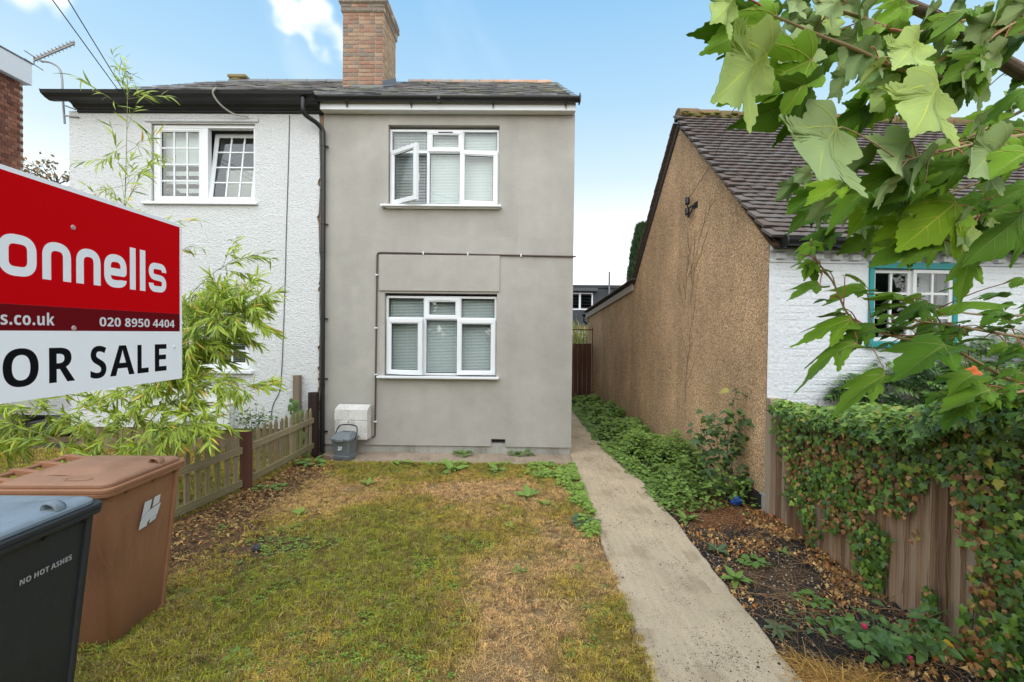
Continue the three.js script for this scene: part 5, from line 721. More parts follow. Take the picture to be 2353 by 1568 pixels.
WEEDS.forEach(([x, z, R, k], i) => {
  const r = rng(300 + i), t = thing('weed', wordsOf[k] + ' ' + WHERE[i], 'weed', [x, k === 'c' && z < -6.4 ? 0.0 : 0.005, z], r() * 6.28, 'weeds in the lawn and the bed');
  const m = i === 9 || i === 29 ? leafM(0.075, 0.17, 0.075) : i === 33 ? leafM(0.11, 0.17, 0.085) : weedMats[k];
  const n = k === 'g' ? 22 : k === 'c' ? (i === 30 ? 30 : 26) : k === 'd' ? 12 : 10;
  for (let j = 0; j < n; j++) {
    const a = j * 2.4 + r(), l = mesh('leaf', WG[k][j % 2], m, t), up = k === 'c' ? 0.1 + 0.5 * r() : k === 'g' ? 0.35 + 1.2 * r() : i === 33 ? 0.15 : 0.25 + 0.9 * r();
    const ax = V(Math.cos(a), up, Math.sin(a)), s = k === 'c' ? R * (0.28 + 0.25 * r()) : R * (0.65 + 0.45 * r());
    const off = k === 'c' ? R * 0.75 * Math.sqrt(r()) : 0.006;
    l.applyMatrix4(ORI(V(Math.cos(a) * off, k === 'c' ? 0.02 + R * 0.35 * r() * (1 - off / R) : 0.004, Math.sin(a) * off), ax, V(rv(r, 0.3).x, 1, rv(r, 0.3).z), s));
  }
  if (k === 'c' && i !== 30) mesh('stem', [0, 1, 2, 3].map((q) => wuv(taper([V(0, 0, 0), V(Math.cos(q * 1.6) * R * 0.3, R * 0.2, Math.sin(q * 1.6) * R * 0.3), V(Math.cos(q * 1.6) * R * 0.7, R * 0.22, Math.sin(q * 1.6) * R * 0.7)], 0.002, 0.001, 4, 5))), m, t);
});

// ---------------------------------------------------------------- ground cover beside the path, leaf litter of the bed
{
  const r = rng(19), cover = new THREE.Group(); cover.name = 'ground_cover'; scene.add(cover); tag(cover, 'dense low green weeds between the passage path and the brown gable', null, null, 'stuff');
  const A = [], Bq = [], gm = leafM(1, 1, 1, { roughness: 0.6 });
  const wallX = (z) => 2.612 - 0.0632 * (-4.775 - z);
  for (let i = 0; i < 26000; i++) {
    const z = -12.6 + 8.1 * Math.pow(r(), 0.8), w1 = wallX(z) - 0.03, w0 = Math.max(1.42, 1.60 - 0.07 * Math.max(0, -5.3 - z)) - 0.06 * r(), t = r(), x = lerp(w0, w1, t);
    if (z > -5.1 && r() < smooth(-5.1, -4.6, z)) continue;
    if (z > -5.9 && x > 1.95 + 0.2 * r() && r() < 0.7) continue;
    const hn = fbm(x * 4.5, z * 3.2, 3, 0, 31); if (hn < 0.36 && r() < 0.8) continue;
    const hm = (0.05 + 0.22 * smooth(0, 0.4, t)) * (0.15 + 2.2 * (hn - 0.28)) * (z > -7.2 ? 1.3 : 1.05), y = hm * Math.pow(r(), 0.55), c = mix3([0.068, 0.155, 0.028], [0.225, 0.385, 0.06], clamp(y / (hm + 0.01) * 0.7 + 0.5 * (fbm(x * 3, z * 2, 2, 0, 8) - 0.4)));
    const a = r() * 6.28, s = z > -7 ? 0.028 + 0.042 * r() * r() : 0.035 + 0.04 * r(), k = fbm(x * 1.2, z * 1.2, 2, 0, 61) > 0.5;
    (k ? A : Bq).push([ORI(V(x, y, z), V(Math.cos(a), 0.1 + 0.5 * r(), Math.sin(a)), V((r() - 0.5) * 1.1, 1, 0.35 + (r() - 0.5)), s * (k ? 1 : 1.15)), lum(c, 0.75 + 0.5 * r())]);
  }
  // the same weeds creeping in at the corner of the lawn and along the path edge
  for (let i = 0; i < 4200; i++) {
    let x, z; const q = r(); if (q < 0.6) { x = 0.80 - 0.75 * r() * r(); z = -6.38 + 1.15 * r() * (1 - (0.8 - x) * 0.9); } else if (q < 0.85) { x = 0.79 - 0.22 * r() * r(); z = -5.4 + 1.3 * r(); } else { x = lerp(-1.9, 0.5, r()); z = -6.36 + 0.10 * r(); }
    if (fbm(x * 6, z * 6, 3, 0, 14) < 0.50) continue;
    const a = r() * 6.28; A.push([ORI(V(x, 0.02 + 0.06 * r(), z), V(Math.cos(a), 0.3 * r(), Math.sin(a)), V((r() - 0.5), 1, 0.3), 0.02 + 0.035 * r()), lum([0.20, 0.34, 0.045], 0.7 + 0.6 * r())]);
  }
  inst('round_leaves', WG.c[0], gm, A, cover); inst('toothed_leaves', WG.c[1], gm, Bq, cover);
  const lg = new THREE.Group(); lg.name = 'dead_leaf_litter'; scene.add(lg); tag(lg, 'brown dead leaves and twigs strewn over the dark soil of the bed', null, null, 'stuff');
  const curl = fanLeaf([[0, 0], [0.3, -0.05], [0.5, 0.2], [0.3, 0.35], [0.55, 0.55], [0.25, 0.6], [0, 1]], 0.35, 0.9, 1.2), L = [], S = [], C = [];
  for (let i = 0; i < 9500; i++) {
    const z = -5.4 + 3.9 * r(), x = lerp(1.56, 2.68, Math.pow(r(), 0.75)), dens = 0.8 * smooth(0.44, 0.72, fbm(x * 3.2, z * 3.2, 4, 0, 23) + 0.2 * smooth(2.2, 2.65, x)); if (r() > dens) continue;
    const a = r() * 6.28, q = r(), c = q < 0.42 ? [0.36, 0.18, 0.07] : q < 0.66 ? [0.56, 0.34, 0.15] : q < 0.80 ? [0.72, 0.52, 0.28] : q < 0.84 ? [0.6, 0.2, 0.05] : [0.15, 0.075, 0.04];
    L.push([ORI(V(x, bedH(x, z) + 0.012 + 0.018 * r(), z), V(Math.cos(a), (r() - 0.5) * 0.8, Math.sin(a)), V((r() - 0.5) * 1.6, 1, (r() - 0.5) * 1.6), 0.012 + 0.036 * r() * r() + (x > 2.5 ? 0.008 : 0)), lum(c, 0.6 + 0.7 * r())]);
  }
  for (let i = 0; i < 2400; i++) { const z = -5.2 + 3.7 * r(), x = 1.58 + 1.05 * r(), a = r() * 6.28; S.push([ORI(V(x, bedH(x, z) + 0.02, z), V(Math.cos(a), (r() - 0.5) * 0.5, Math.sin(a)), V(0, 1, 0), 0.4 + 1.2 * r() * r()), lum([0.36, 0.22, 0.11], 0.5 + 0.8 * r())]); }
  for (let i = 0; i < 900; i++) { const z = -5.2 + 3.6 * r(), x = 1.56 + 1.05 * r(), s = 0.003 + 0.006 * r(); C.push([new THREE.Matrix4().makeScale(s, s * 0.6, s).setPosition(x, bedH(x, z) + 0.008, z), lum([0.55, 0.48, 0.38], 0.5 + 0.7 * r())]); }
  // soil crumbs kicked onto the concrete
  for (let i = 0; i < 6000; i++) { const z = -7.5 + 5.9 * r(), x = 0.80 + 0.78 * r(); if (fbm(x * 3, z * 3, 3, 0, 66) < 0.46 + 0.12 * smooth(0, 0.15, Math.min(x - 0.78, 1.56 - x)) * r()) continue; const s = 0.0015 + 0.0042 * r() * r() * (r() < 0.06 ? 2.2 : 1); C.push([new THREE.Matrix4().makeScale(s, s * 0.6, s).setPosition(x, 0.021, z), lum([0.07, 0.05, 0.035], 0.5 + r())]); }
  inst('curled_leaves', curl, leafM(1, 1, 1, { transmission: 0.1, roughness: 0.85 }), L, lg); inst('twigs', wuv(new THREE.CylinderGeometry(0.0012, 0.0016, 0.14, 4).translate(0, 0.07, 0)), std({}), S, lg); inst('crumbs', new THREE.DodecahedronGeometry(1, 0), std({ roughness: 1 }), C, lg);
  // golden dead grass at the near end of the bed and rusty stalks by the gable
  const dry = new THREE.Group(); dry.name = 'dry_grass'; scene.add(dry); tag(dry, 'golden dead grass and rusty stalks lying in the bed', null, null, 'stuff');
  const D = [], bl = blade(0.16, 0.0035, 4, 0.7, 0.1);
  for (let i = 0; i < 5200; i++) { const q = r(); let x, z, c, s = 0.5 + 0.8 * r(); if (q < 0.62) { x = 1.57 + 0.42 * Math.pow(r(), 1.2); z = -2.62 + 0.75 * r(); c = [0.48, 0.29, 0.085]; if (x > 1.7 && z < -2.5) continue; } else if (q < 0.85) { x = 1.72 + 0.62 * r(); z = -5.15 + 0.75 * r(); c = [0.42, 0.165, 0.05]; s *= 0.75; } else { x = 1.6 + r(); z = -4.6 + 2.2 * r(); c = [0.34, 0.19, 0.08]; s *= 0.6; } const a = r() * 6.28; D.push([ORI(V(x, bedH(x, z) + 0.01 + 0.03 * r(), z), V(Math.cos(a), q < 0.62 ? 0.1 + 0.8 * r() : 0.05 + 0.4 * r(), Math.sin(a)), V(0, 1, 0), s), lum(c, 0.55 + 0.8 * r())]); }
  inst('dead_blades', bl, leafM(1, 1, 1, { transmission: 0.12, roughness: 0.85 }), D, dry);
}

// ---------------------------------------------------------------- ivy over the board fence
{
  const r = rng(44), t = thing('ivy', 'thick green ivy heaped over the right-hand board fence, browning lower down', 'ivy', [2.665, 0, 0]);
  const ol = [[0, 0.06], [0.12, -0.02], [0.30, -0.04], [0.44, 0.10], [0.36, 0.24], [0.56, 0.42], [0.34, 0.50], [0.22, 0.62], [0, 1]];
  const G = [fanLeaf(ol, 0.28, 0.25, 0.1), fanLeaf(ol.map(([x, y]) => [x * 0.85, y]), 0.28, 0.5, 0.35), fanLeaf(ol.map(([x, y]) => [x * 1.1, y * (y < 1 ? 0.92 : 1)]), 0.28, 0.1, -0.2)];
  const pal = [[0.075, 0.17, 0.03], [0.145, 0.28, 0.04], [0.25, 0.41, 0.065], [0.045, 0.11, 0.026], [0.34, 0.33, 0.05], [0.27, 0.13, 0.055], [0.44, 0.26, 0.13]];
  const mats = pal.map((c) => leafM(...c, { roughness: 0.42, transmission: 0.18 })), all = [];
  const topY = (z) => 1.20 + 0.06 * smooth(-4.7, -4.2, z) + 0.07 * smooth(-3.6, -2.9, z) + 0.24 * smooth(-3.1, -2.4, z) + 0.03 * Math.sin(z * 5);
  for (let i = 0; i < 23000; i++) {
    const z = -4.62 + 3.5 * Math.pow(r(), 0.72), top = topY(z), k = r();
    let x, y, n, shade;
    if (k < 0.48) {                                    // the heap along the top
      const a = Math.PI * (-0.08 + 0.75 * r()), rad = (0.12 + 0.10 * smooth(-4.5, -3, z) + 0.10 * smooth(-3, -2.3, z)) * (0.72 + 0.34 * fbm(z * 4, a * 2, 2, 0, 3)) * (r() < 0.35 ? 0.35 + 0.6 * r() : 1);
      x = -Math.cos(a) * rad * 0.9 - 0.02; y = top - 0.10 + Math.sin(a) * rad * 0.9; n = V(-Math.cos(a), Math.sin(a) + 0.2, 0.2); shade = smooth(-0.2, 0.9, Math.sin(a));  // upward-facing leaves more often get brighter greens: highlights put into the leaf colour
    } else {                                           // the curtain hanging on the boards
      const drop = Math.pow(r(), 0.85) * (top + 0.05), y0v = top - 0.06 - drop, fr = drop / top, cover = fbm(z * 2.4 + 3, drop * 1.5, 4, 0, 17), near = smooth(-2.8, -2.4, z);
      const lim = 0.16 + 1.15 * smooth(0.25, 0.75, fbm(z * 4.2 + 11, (top - drop) * 1.6, 4, 0, 55)), need = lerp(0.20, 0.40, fr) + 0.40 * smooth(lim - 0.25, lim + 0.18, fr) - 0.30 * near - 0.12 * (fr < 0.2) + 0.22 * smooth(-4.25, -4.55, z); if (cover < need && y0v < 1.12) continue;
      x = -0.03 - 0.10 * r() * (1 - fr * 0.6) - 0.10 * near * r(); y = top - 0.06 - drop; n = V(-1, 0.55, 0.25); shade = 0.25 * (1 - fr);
      if (y < 0.02) continue;
    }
    const brown = k >= 0.48 && fbm(z * 3.1, y * 3.1, 3, 0, 88) > 0.53 + 0.12 * (y > 0.95) ? 0.55 : 0.04;
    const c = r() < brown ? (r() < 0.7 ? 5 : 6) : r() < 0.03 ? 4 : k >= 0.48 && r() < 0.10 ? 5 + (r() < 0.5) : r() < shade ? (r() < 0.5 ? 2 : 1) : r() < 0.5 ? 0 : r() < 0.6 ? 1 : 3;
    const ax = V(-0.25 + (r() - 0.5) * 0.9, k < 0.48 ? -0.35 + (r() - 0.5) : -0.9, (r() - 0.5) * 1.4), s = (k < 0.48 ? 0.040 + 0.034 * r() : 0.028 + 0.030 * r()) * (c > 4 ? 0.75 : 1);
    all.push({ m: ORI(V(x, y, z), ax, n.add(rv(r, 0.45)), s, 1), c, g: Math.floor(r() * 3), key: s / Math.max(1, -z) + (k < 0.48 ? 0.003 : 0) });
  }
  all.sort((a, b) => b.key - a.key);
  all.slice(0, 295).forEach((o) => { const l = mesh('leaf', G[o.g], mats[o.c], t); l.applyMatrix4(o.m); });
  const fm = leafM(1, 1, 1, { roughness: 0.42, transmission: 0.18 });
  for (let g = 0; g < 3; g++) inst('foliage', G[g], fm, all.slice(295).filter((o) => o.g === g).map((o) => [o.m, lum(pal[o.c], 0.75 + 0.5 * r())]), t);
  const st = []; for (let i = 0; i < 46; i++) { const z = -4.5 + 3.2 * r(), pts = []; let y = 0.0 + 0.2 * r(), zz = z; for (let k = 0; k < 6; k++) { pts.push(V(-0.018 - 0.012 * r(), y, zz)); y += 0.13 + 0.1 * r(); zz += (r() - 0.5) * 0.035; } st.push(wuv(taper(pts, 0.003, 0.0015, 4, 12))); }
  mesh('stem', st, std({ color: RGB(0.24, 0.15, 0.09), roughness: 1 }), t).userData.kind = 'stuff';
}

// ---------------------------------------------------------------- sycamore reaching in from the right
const BR={A:[[2.017,2.781,-1.75],[1.837,2.833,-1.7],[1.684,2.899,-1.68],[1.493,3.001,-1.66],[1.306,3.062,-1.64],[1.05,3.128,-1.6]],B1:[[1.533,2.992,-1.67],[1.398,2.927,-1.62],[1.276,2.906,-1.58],[1.128,2.905,-1.52],[0.954,2.897,-1.45]],B2:[[1.685,2.895,-1.68],[1.532,2.783,-1.6],[1.34,2.705,-1.5],[1.133,2.681,-1.4],[0.93,2.677,-1.3],[0.769,2.648,-1.2],[0.651,2.652,-1.15],[0.607,2.642,-1.12]],B4:[[1.765,2.934,-1.55],[1.637,2.906,-1.52],[1.544,2.855,-1.5],[1.462,2.788,-1.5],[1.444,2.767,-1.5]],B5:[[1.921,2.607,-1.65],[1.648,2.54,-1.55],[1.484,2.497,-1.5],[1.287,2.436,-1.42],[1.137,2.391,-1.38]],B6:[[2.016,2.44,-1.7],[1.663,2.331,-1.6],[1.441,2.236,-1.52],[1.353,2.195,-1.5]],B7:[[2.675,3.104,-2.25],[2.224,2.869,-2.15],[1.884,2.707,-2.1],[1.519,2.545,-2.0],[1.247,2.536,-1.9]],B8:[[2.824,2.855,-2.35],[2.182,2.605,-2.2],[1.754,2.471,-2.1],[1.484,2.423,-2.0]],C1:[[2.515,1.511,-2.0],[1.994,1.718,-1.9],[1.714,1.837,-1.85],[1.482,1.87,-1.8],[1.365,1.902,-1.78],[1.259,1.951,-1.75],[1.199,2.074,-1.75],[1.107,2.167,-1.72],[1.08,2.219,-1.7]],C2:[[2.291,1.85,-1.9],[1.989,1.88,-1.85],[1.716,1.914,-1.8],[1.514,1.937,-1.78]],C3:[[2.812,2.038,-2.25],[2.294,1.974,-2.1],[1.992,1.979,-2.05],[1.68,2.03,-2.0]],C4:[[2.164,1.704,-1.75],[1.944,1.691,-1.7],[1.702,1.675,-1.62],[1.531,1.706,-1.6]],D1:[[2.502,3.466,-2.1],[2.056,3.26,-2.0],[1.604,3.137,-1.9],[1.286,3.087,-1.8]]};
const LV=[[0.586,2.537,-1.1,0.413,2.408,-1.05,1.05,1,'B2'],[0.618,2.642,-1.12,0.46,2.56,-1.09,0.8,0,'B2'],[0.629,2.656,-1.16,0.472,2.576,-1.13,0.75,2,'B2'],[0.5,2.655,-1.08,0.422,2.563,-1.03,0.9,1,'B2'],[0.765,2.638,-1.22,0.637,2.536,-1.17,0.9,1,'B2'],[0.724,2.554,-1.15,0.541,2.463,-1.12,0.95,0,'B2'],[0.745,2.5,-1.18,0.59,2.383,-1.15,0.9,2,'B2'],[0.822,2.413,-1.2,0.672,2.23,-1.15,1.15,1,'B5'],[1.181,2.462,-1.4,1.035,2.327,-1.35,1.05,1,'B5'],[1.214,2.602,-1.35,1.095,2.439,-1.3,1.3,1,'B2'],[1.37,2.293,-1.45,1.206,2.169,-1.42,1.15,3,'B6'],[1.479,2.247,-1.35,1.309,2.089,-1.32,0.8,2,'B6'],[1.366,2.115,-1.4,1.311,1.981,-1.37,0.55,0,'B6'],[1.263,2.373,-1.5,1.123,2.255,-1.47,0.7,2,'B8'],[1.176,2.371,-1.55,1.022,2.264,-1.52,0.7,0,'B7'],[1.243,2.341,-1.6,1.14,2.252,-1.57,1.0,3,'B7'],[1.314,2.271,-1.55,1.193,2.187,-1.52,1.0,3,'B8'],[1.459,2.915,-1.5,1.296,2.821,-1.47,0.8,0,'A'],[1.455,2.448,-1.4,1.261,2.333,-1.35,0.9,1,'B5'],[1.474,2.41,-1.35,1.331,2.333,-1.32,0.9,0,'B5'],[1.119,2.62,-1.5,1.01,2.523,-1.47,0.8,2,'B7'],[1.239,2.79,-1.45,1.095,2.648,-1.4,0.8,1,'B1'],[1.187,2.718,-1.5,1.056,2.619,-1.47,0.7,0,'B2'],[1.172,2.648,-1.6,1.116,2.524,-1.57,0.8,3,'B7'],[1.013,2.352,-1.45,0.894,2.288,-1.42,0.9,3,'B7'],[1.126,2.926,-1.5,0.996,2.823,-1.45,0.8,1,'B1'],[0.994,2.917,-1.45,0.883,2.829,-1.4,0.8,1,'B1'],[0.843,2.887,-1.4,0.757,2.794,-1.35,0.7,1,'B1'],[1.635,2.983,-1.55,1.438,2.913,-1.5,0.8,1,'A'],[1.244,2.102,-1.75,1.325,2.068,-1.72,1.1,3,'C1'],[1.115,2.059,-1.7,0.988,2.009,-1.67,0.9,0,'C1'],[1.093,2.215,-1.72,1.03,2.169,-1.69,0.9,3,'C1'],[1.096,2.218,-1.72,1.12,2.186,-1.69,0.9,3,'C1'],[1.12,2.155,-1.75,1.073,2.098,-1.72,1.0,3,'C1'],[1.11,2.139,-1.75,1.122,2.078,-1.72,1.0,0,'C1'],[1.233,1.934,-1.7,1.018,1.877,-1.67,0.6,3,'C1'],[1.219,1.845,-1.65,0.983,1.779,-1.62,0.6,0,'C1'],[1.323,1.903,-1.7,1.153,1.86,-1.67,0.7,0,'C1'],[1.441,1.845,-1.55,1.257,1.751,-1.52,1.1,0,'C1'],[1.283,1.738,-1.6,1.084,1.646,-1.57,0.6,0,'C1'],[1.624,1.956,-1.75,1.813,2.04,-1.72,0.7,3,'C3'],[1.541,1.699,-1.5,1.364,1.653,-1.47,0.9,0,'C4'],[1.557,2.003,-1.75,1.395,1.943,-1.72,0.7,0,'C3'],[1.36,2.055,-1.8,1.189,2.009,-1.77,0.8,3,'C1'],[1.596,2.022,-1.9,1.413,2.036,-1.87,0.7,3,'C3'],[1.858,2.09,-1.7,1.79,2.067,-1.67,0.9,0,'C3']];
{
  const r = rng(2024), t = thing('sycamore_tree', 'sycamore with large lobed leaves reaching in from the upper right', 'tree', [3.3, 0, -0.9]);
  const O = V(3.3, 0, -0.9), rel = (p) => V(...p).sub(O);
  const base = [[0, 0.02], [0.07, -0.03], [0.16, -0.07], [0.27, -0.08], [0.35, -0.03], [0.44, 0.05], [0.40, 0.14], [0.385, 0.19], [0.35, 0.26], [0.42, 0.29], [0.51, 0.36], [0.56, 0.48], [0.63, 0.65], [0.51, 0.60], [0.43, 0.58], [0.35, 0.54], [0.25, 0.48], [0.285, 0.58], [0.315, 0.69], [0.25, 0.75], [0.21, 0.85], [0.11, 0.93], [0, 1.12]];
  function sycLeaf(seed, droop, fold, wave) {
    const q = rng(seed), out = [];
    for (let i = 0; i < base.length - 1; i++) { const a = base[i], b = base[i + 1], dx = b[0] - a[0], dy = b[1] - a[1], l = Math.hypot(dx, dy); out.push([a[0] * (1 + 0.1 * (q() - 0.5)), a[1] + 0.03 * (q() - 0.5)]); const n = Math.max(2, Math.round(l / 0.05)); for (let k = 1; k < n; k++) { const tt = k / n, o = 0.016 * (k % 2 ? 1 : -0.4) * (0.6 + 0.8 * q()); out.push([a[0] + dx * tt + dy / l * o, a[1] + dy * tt - dx / l * o]); } }
    out.push([0, 1.12]);
    const full = [...out, ...out.slice(1, -1).reverse().map(([x, y]) => [-x * (0.96 + 0.08 * q()), y + 0.015 * (q() - 0.5)])], c = [0, 0.2];
    const z = (x, y) => -droop * y * y * 0.9 + fold * Math.abs(x) - 0.55 * droop * x * x + wave * Math.sin(5 * y + 3 * x) * 0.05 + wave * 0.05 * Math.sin(9 * x - 4 * y);
    const rings = [0.33, 0.68, 1], P = [], C = [], N = full.length, top = [0.17, 0.315, 0.020], und = [0.44, 0.56, 0.22], vein = [0.52, 0.58, 0.15];
    const pt = (i, k) => { const f = full[i % N], x = c[0] + (f[0] - c[0]) * rings[k], y = c[1] + (f[1] - c[1]) * rings[k]; return [x, y]; };
    const tri = (a, b, d, side) => { for (const p of side ? [a, d, b] : [a, b, d]) { P.push(p[0], p[1], z(...p) - (side ? 0.006 : 0)); const m = 0.85 + 0.3 * vnoise(p[0] * 6 + 20, p[1] * 6 + seed, 0, 3); C.push(...lum(side ? und : top, m)); } };
    for (const side of [0, 1]) for (let i = 0; i < N; i++) { const o = side ? 1 : 0; tri(c, pt(i + 1, 0), pt(i, 0), o); for (let k = 0; k < 2; k++) { tri(pt(i, k), pt(i + 1, k), pt(i + 1, k + 1), o); tri(pt(i, k), pt(i + 1, k + 1), pt(i, k + 1), o); } }
    const g0 = new THREE.BufferGeometry(); g0.setAttribute('position', new THREE.Float32BufferAttribute(P, 3)); g0.computeVertexNormals();
    const VL = [[0, 0.0, 0, 1.0, 0.012], [0, 0.02, 0.57, 0.585, 0.009], [0, 0.02, -0.57, 0.585, 0.009], [0, 0.01, 0.40, 0.03, 0.007], [0, 0.01, -0.40, 0.03, 0.007], [0, 0.36, 0.21, 0.60, 0.005], [0, 0.36, -0.21, 0.60, 0.005], [0, 0.56, 0.17, 0.76, 0.004], [0, 0.56, -0.17, 0.76, 0.004], [0.28, 0.24, 0.42, 0.50, 0.004], [-0.28, 0.24, -0.42, 0.50, 0.004]];
    for (const [x0, y0, x1, y1, w] of VL) for (const side of [0, 1]) { const L = Math.hypot(x1 - x0, y1 - y0), px = -(y1 - y0) / L, py = (x1 - x0) / L, n = 6; for (let k = 0; k < n; k++) { const e = (u, s) => { const ww = w * (1 - 0.75 * u) * s, x = lerp(x0, x1, u) + px * ww, y = lerp(y0, y1, u) + py * ww; return [x, y, z(x, y) + (side ? -0.0105 : 0.0045)]; }; const a = e(k / n, -1), b = e(k / n, 1), d = e((k + 1) / n, 1), f = e((k + 1) / n, -1); const seq = side ? [a, d, b, a, f, d] : [a, b, d, a, d, f]; for (const p of seq) { P.push(...p); C.push(...(side ? lum(vein, 1.15) : lum(vein, 0.75))); } } }
    let g = new THREE.BufferGeometry(); g.setAttribute('position', new THREE.Float32BufferAttribute(P, 3)); g.computeVertexNormals(); g = smoothNormals(g, 50); g.setAttribute('color', new THREE.Float32BufferAttribute(C, 3)); return wuv(g);
  }
  const LG = [sycLeaf(1, 0.28, 0.14, 0.5), sycLeaf(2, 0.10, 0.20, 0.7), sycLeaf(3, 0.40, 0.06, 0.8), sycLeaf(4, 0.2, -0.10, 0.8), sycLeaf(5, 0.32, 0.26, 0.4), sycLeaf(6, 0.05, 0.12, 1.0)];
  const LMt = [[1, 1, 1], [0.72, 0.82, 0.75], [1.35, 1.3, 1.0], [1.75, 1.5, 0.9], [0.85, 1.0, 0.9]].map((c) => phy({ color: RGB(...c), vertexColors: true, roughness: 0.62, specularIntensity: 0.25, transmission: 0.45, thickness: 0, side: THREE.DoubleSide }));
  const bark = std({ color: RGB(0.20, 0.145, 0.10), map: rep(T_brick, 6), bumpMap: rep(T_brickB, 5), bumpScale: 0.004, roughness: 0.95 }), twig = std({ color: RGB(0.40, 0.28, 0.14), roughness: 0.8 }), red = std({ color: RGB(0.46, 0.13, 0.075), roughness: 0.6 });
  mesh('trunk', wuv(taper([V(0, -0.1, 0), V(-0.1, 1.0, -0.1), V(-0.35, 1.9, -0.3), V(-0.75, 2.5, -0.6), V(-1.28, 2.781, -0.85)], 0.11, 0.032, 12, 30)), bark, t);
  mesh('limb', [wuv(taper([V(-0.1, 1.0, -0.1), V(-0.4, 1.35, -0.6), V(-0.55, 1.5, -1.2)], 0.05, 0.012, 8)), wuv(taper([V(-0.3, 1.8, -0.25), V(-0.6, 2.3, -0.9), V(-0.8, 2.4, -1.4)], 0.04, 0.01, 8))], bark, t);
  const R0 = { A: [0.027, 0.015], B1: [0.010, 0.005], B2: [0.011, 0.003], B4: [0.006, 0.003], B5: [0.009, 0.003], B6: [0.009, 0.003], B7: [0.010, 0.003], B8: [0.010, 0.003], C1: [0.010, 0.0025], C2: [0.008, 0.003], C3: [0.008, 0.0025], C4: [0.008, 0.003], D1: [0.009, 0.003] };
  const grp = {}, cur = {};
  for (const k in BR) { const p = BR[k].map(rel), g = new THREE.Group(); g.name = 'branch'; t.add(g); grp[k] = g; cur[k] = new THREE.CatmullRomCurve3(p, false, 'centripetal'); mesh('stem', wuv(taper(p, ...R0[k], k === 'A' ? 10 : 6)), k === 'A' ? bark : twig, g); }
  const addLeaf = (k, b, tip, nrm, w, mi, from) => {
    const ax = tip.clone().sub(b), s = ax.length(), l = mesh('leaf', LG[Math.floor(r() * 6)], LMt[mi], grp[k]); l.applyMatrix4(ORI(b, ax, nrm, s, w));
    if (from) { const m = from.clone().lerp(b, 0.5).add(V(0, 0.012, 0)); mesh('petiole', wuv(taper([from, m, b, b.clone().addScaledVector(ax, 0.05)], 0.0026, 0.0016, 5, 10)), r() < 0.7 ? red : twig, grp[k]); }
  };
  const nearest = (k, p) => { let best = null, bd = 9; for (let i = 0; i <= 40; i++) { const q = cur[k].getPointAt(i / 40), d = q.distanceTo(p); if (d < bd && q.x > p.x - 0.02) { bd = d; best = q; } } return best ?? cur[k].getPointAt(1); };
  for (const [x, y, z, X, Y, Z, w, s, k] of LV) {
    const b = rel([x, y, z]), tip = rel([X, Y, Z]), eye = V(0, 1.87, 0).sub(V(x, y, z)).normalize();
    const low = k[0] === 'C', n = low ? V(0, 1, 0).addScaledVector(eye, 0.38).add(rv(r, 0.25)) : s === 1 ? eye.clone().multiplyScalar(-1).add(V(0, 0.25, 0)).add(rv(r, 0.25)) : s === 2 ? eye.clone().add(V(0.2, -0.5, 0)).add(rv(r, 0.3)) : eye.clone().add(V(0, 0.45, 0)).add(rv(r, 0.35));
    const f = nearest(k, b); addLeaf(k, b, tip, n, w * 0.82, low ? (s === 3 ? 2 : r() < 0.5 ? 1 : 0) : s === 2 ? 1 : s === 3 ? 3 : r() < 0.5 ? 0 : 2, f.distanceTo(b) < 0.6 ? f : b.clone().add(V(0.08, 0.06, -0.03)));
  }
  const spread = { A: [16, 0.05, 1, 0], B1: [16, 0.1, 1, 0], B2: [18, 0.0, 0.6, 0], B4: [18, 0, 1, 0], B5: [26, 0, 1, 0], B6: [24, 0, 1, 0], B7: [34, 0, 1, 0], B8: [30, 0, 1, 0], D1: [26, 0, 1, 0], C1: [28, 0.0, 0.95, 1], C2: [24, 0, 1, 1], C3: [30, 0, 1, 1], C4: [24, 0, 1, 1] };
  const far = [];
  for (const k in spread) {
    const [n, a, b, low] = spread[k], rest = k === 'B7' || k === 'B8' || k === 'D1' || k === 'C3';
    for (let i = 0; i < n; i++) {
      const tt = lerp(a, b, (i + r()) / n), p = cur[k].getPointAt(tt), tg = cur[k].getTangentAt(tt), size = (low ? 0.07 + 0.055 * r() : 0.085 + 0.085 * r()) * (k === 'C1' && tt > 0.75 ? 0.55 : 1);
      const pet = tg.clone().multiplyScalar(0.35).add(V(-0.55, low ? 0.05 : -0.35, 0)).add(rv(r, 0.75)).normalize().multiplyScalar((0.05 + 0.07 * r()) * (rest ? 1.8 : 1)), bp = p.clone().add(pet);
      const ax = (low ? V(-0.9, -0.16, 0.15) : V(-0.80, -0.55, 0.05)).add(rv(r, low ? 0.35 : 0.22)).normalize();
      const world = bp.clone().add(O), eye = V(0, 1.87, 0).sub(world).normalize();
      const n2 = low ? V(0, 1, 0).addScaledVector(eye, 0.22).add(rv(r, 0.34)) : (r() < 0.52 ? eye.multiplyScalar(-1).add(V(0, 0.45, 0)) : eye.add(V(0, 0.4, 0))).add(rv(r, 0.42));
      const mi = low ? (r() < 0.35 ? 1 : r() < 0.6 ? 0 : 4) : r() < 0.45 ? 0 : r() < 0.4 ? 1 : r() < 0.6 ? 2 : 4, w = 0.58 + 0.34 * r();
      if (rest) far.push([Math.floor(r() * 6), ORI(bp, ax, n2, size, w), [[1, 1, 1], [0.72, 0.82, 0.75], [1.35, 1.3, 1.0], [1.75, 1.5, 0.9], [0.85, 1.0, 0.9]][mi]]);
      else addLeaf(k, bp, bp.clone().addScaledVector(ax, size), n2, w, mi, p);
    }
  }
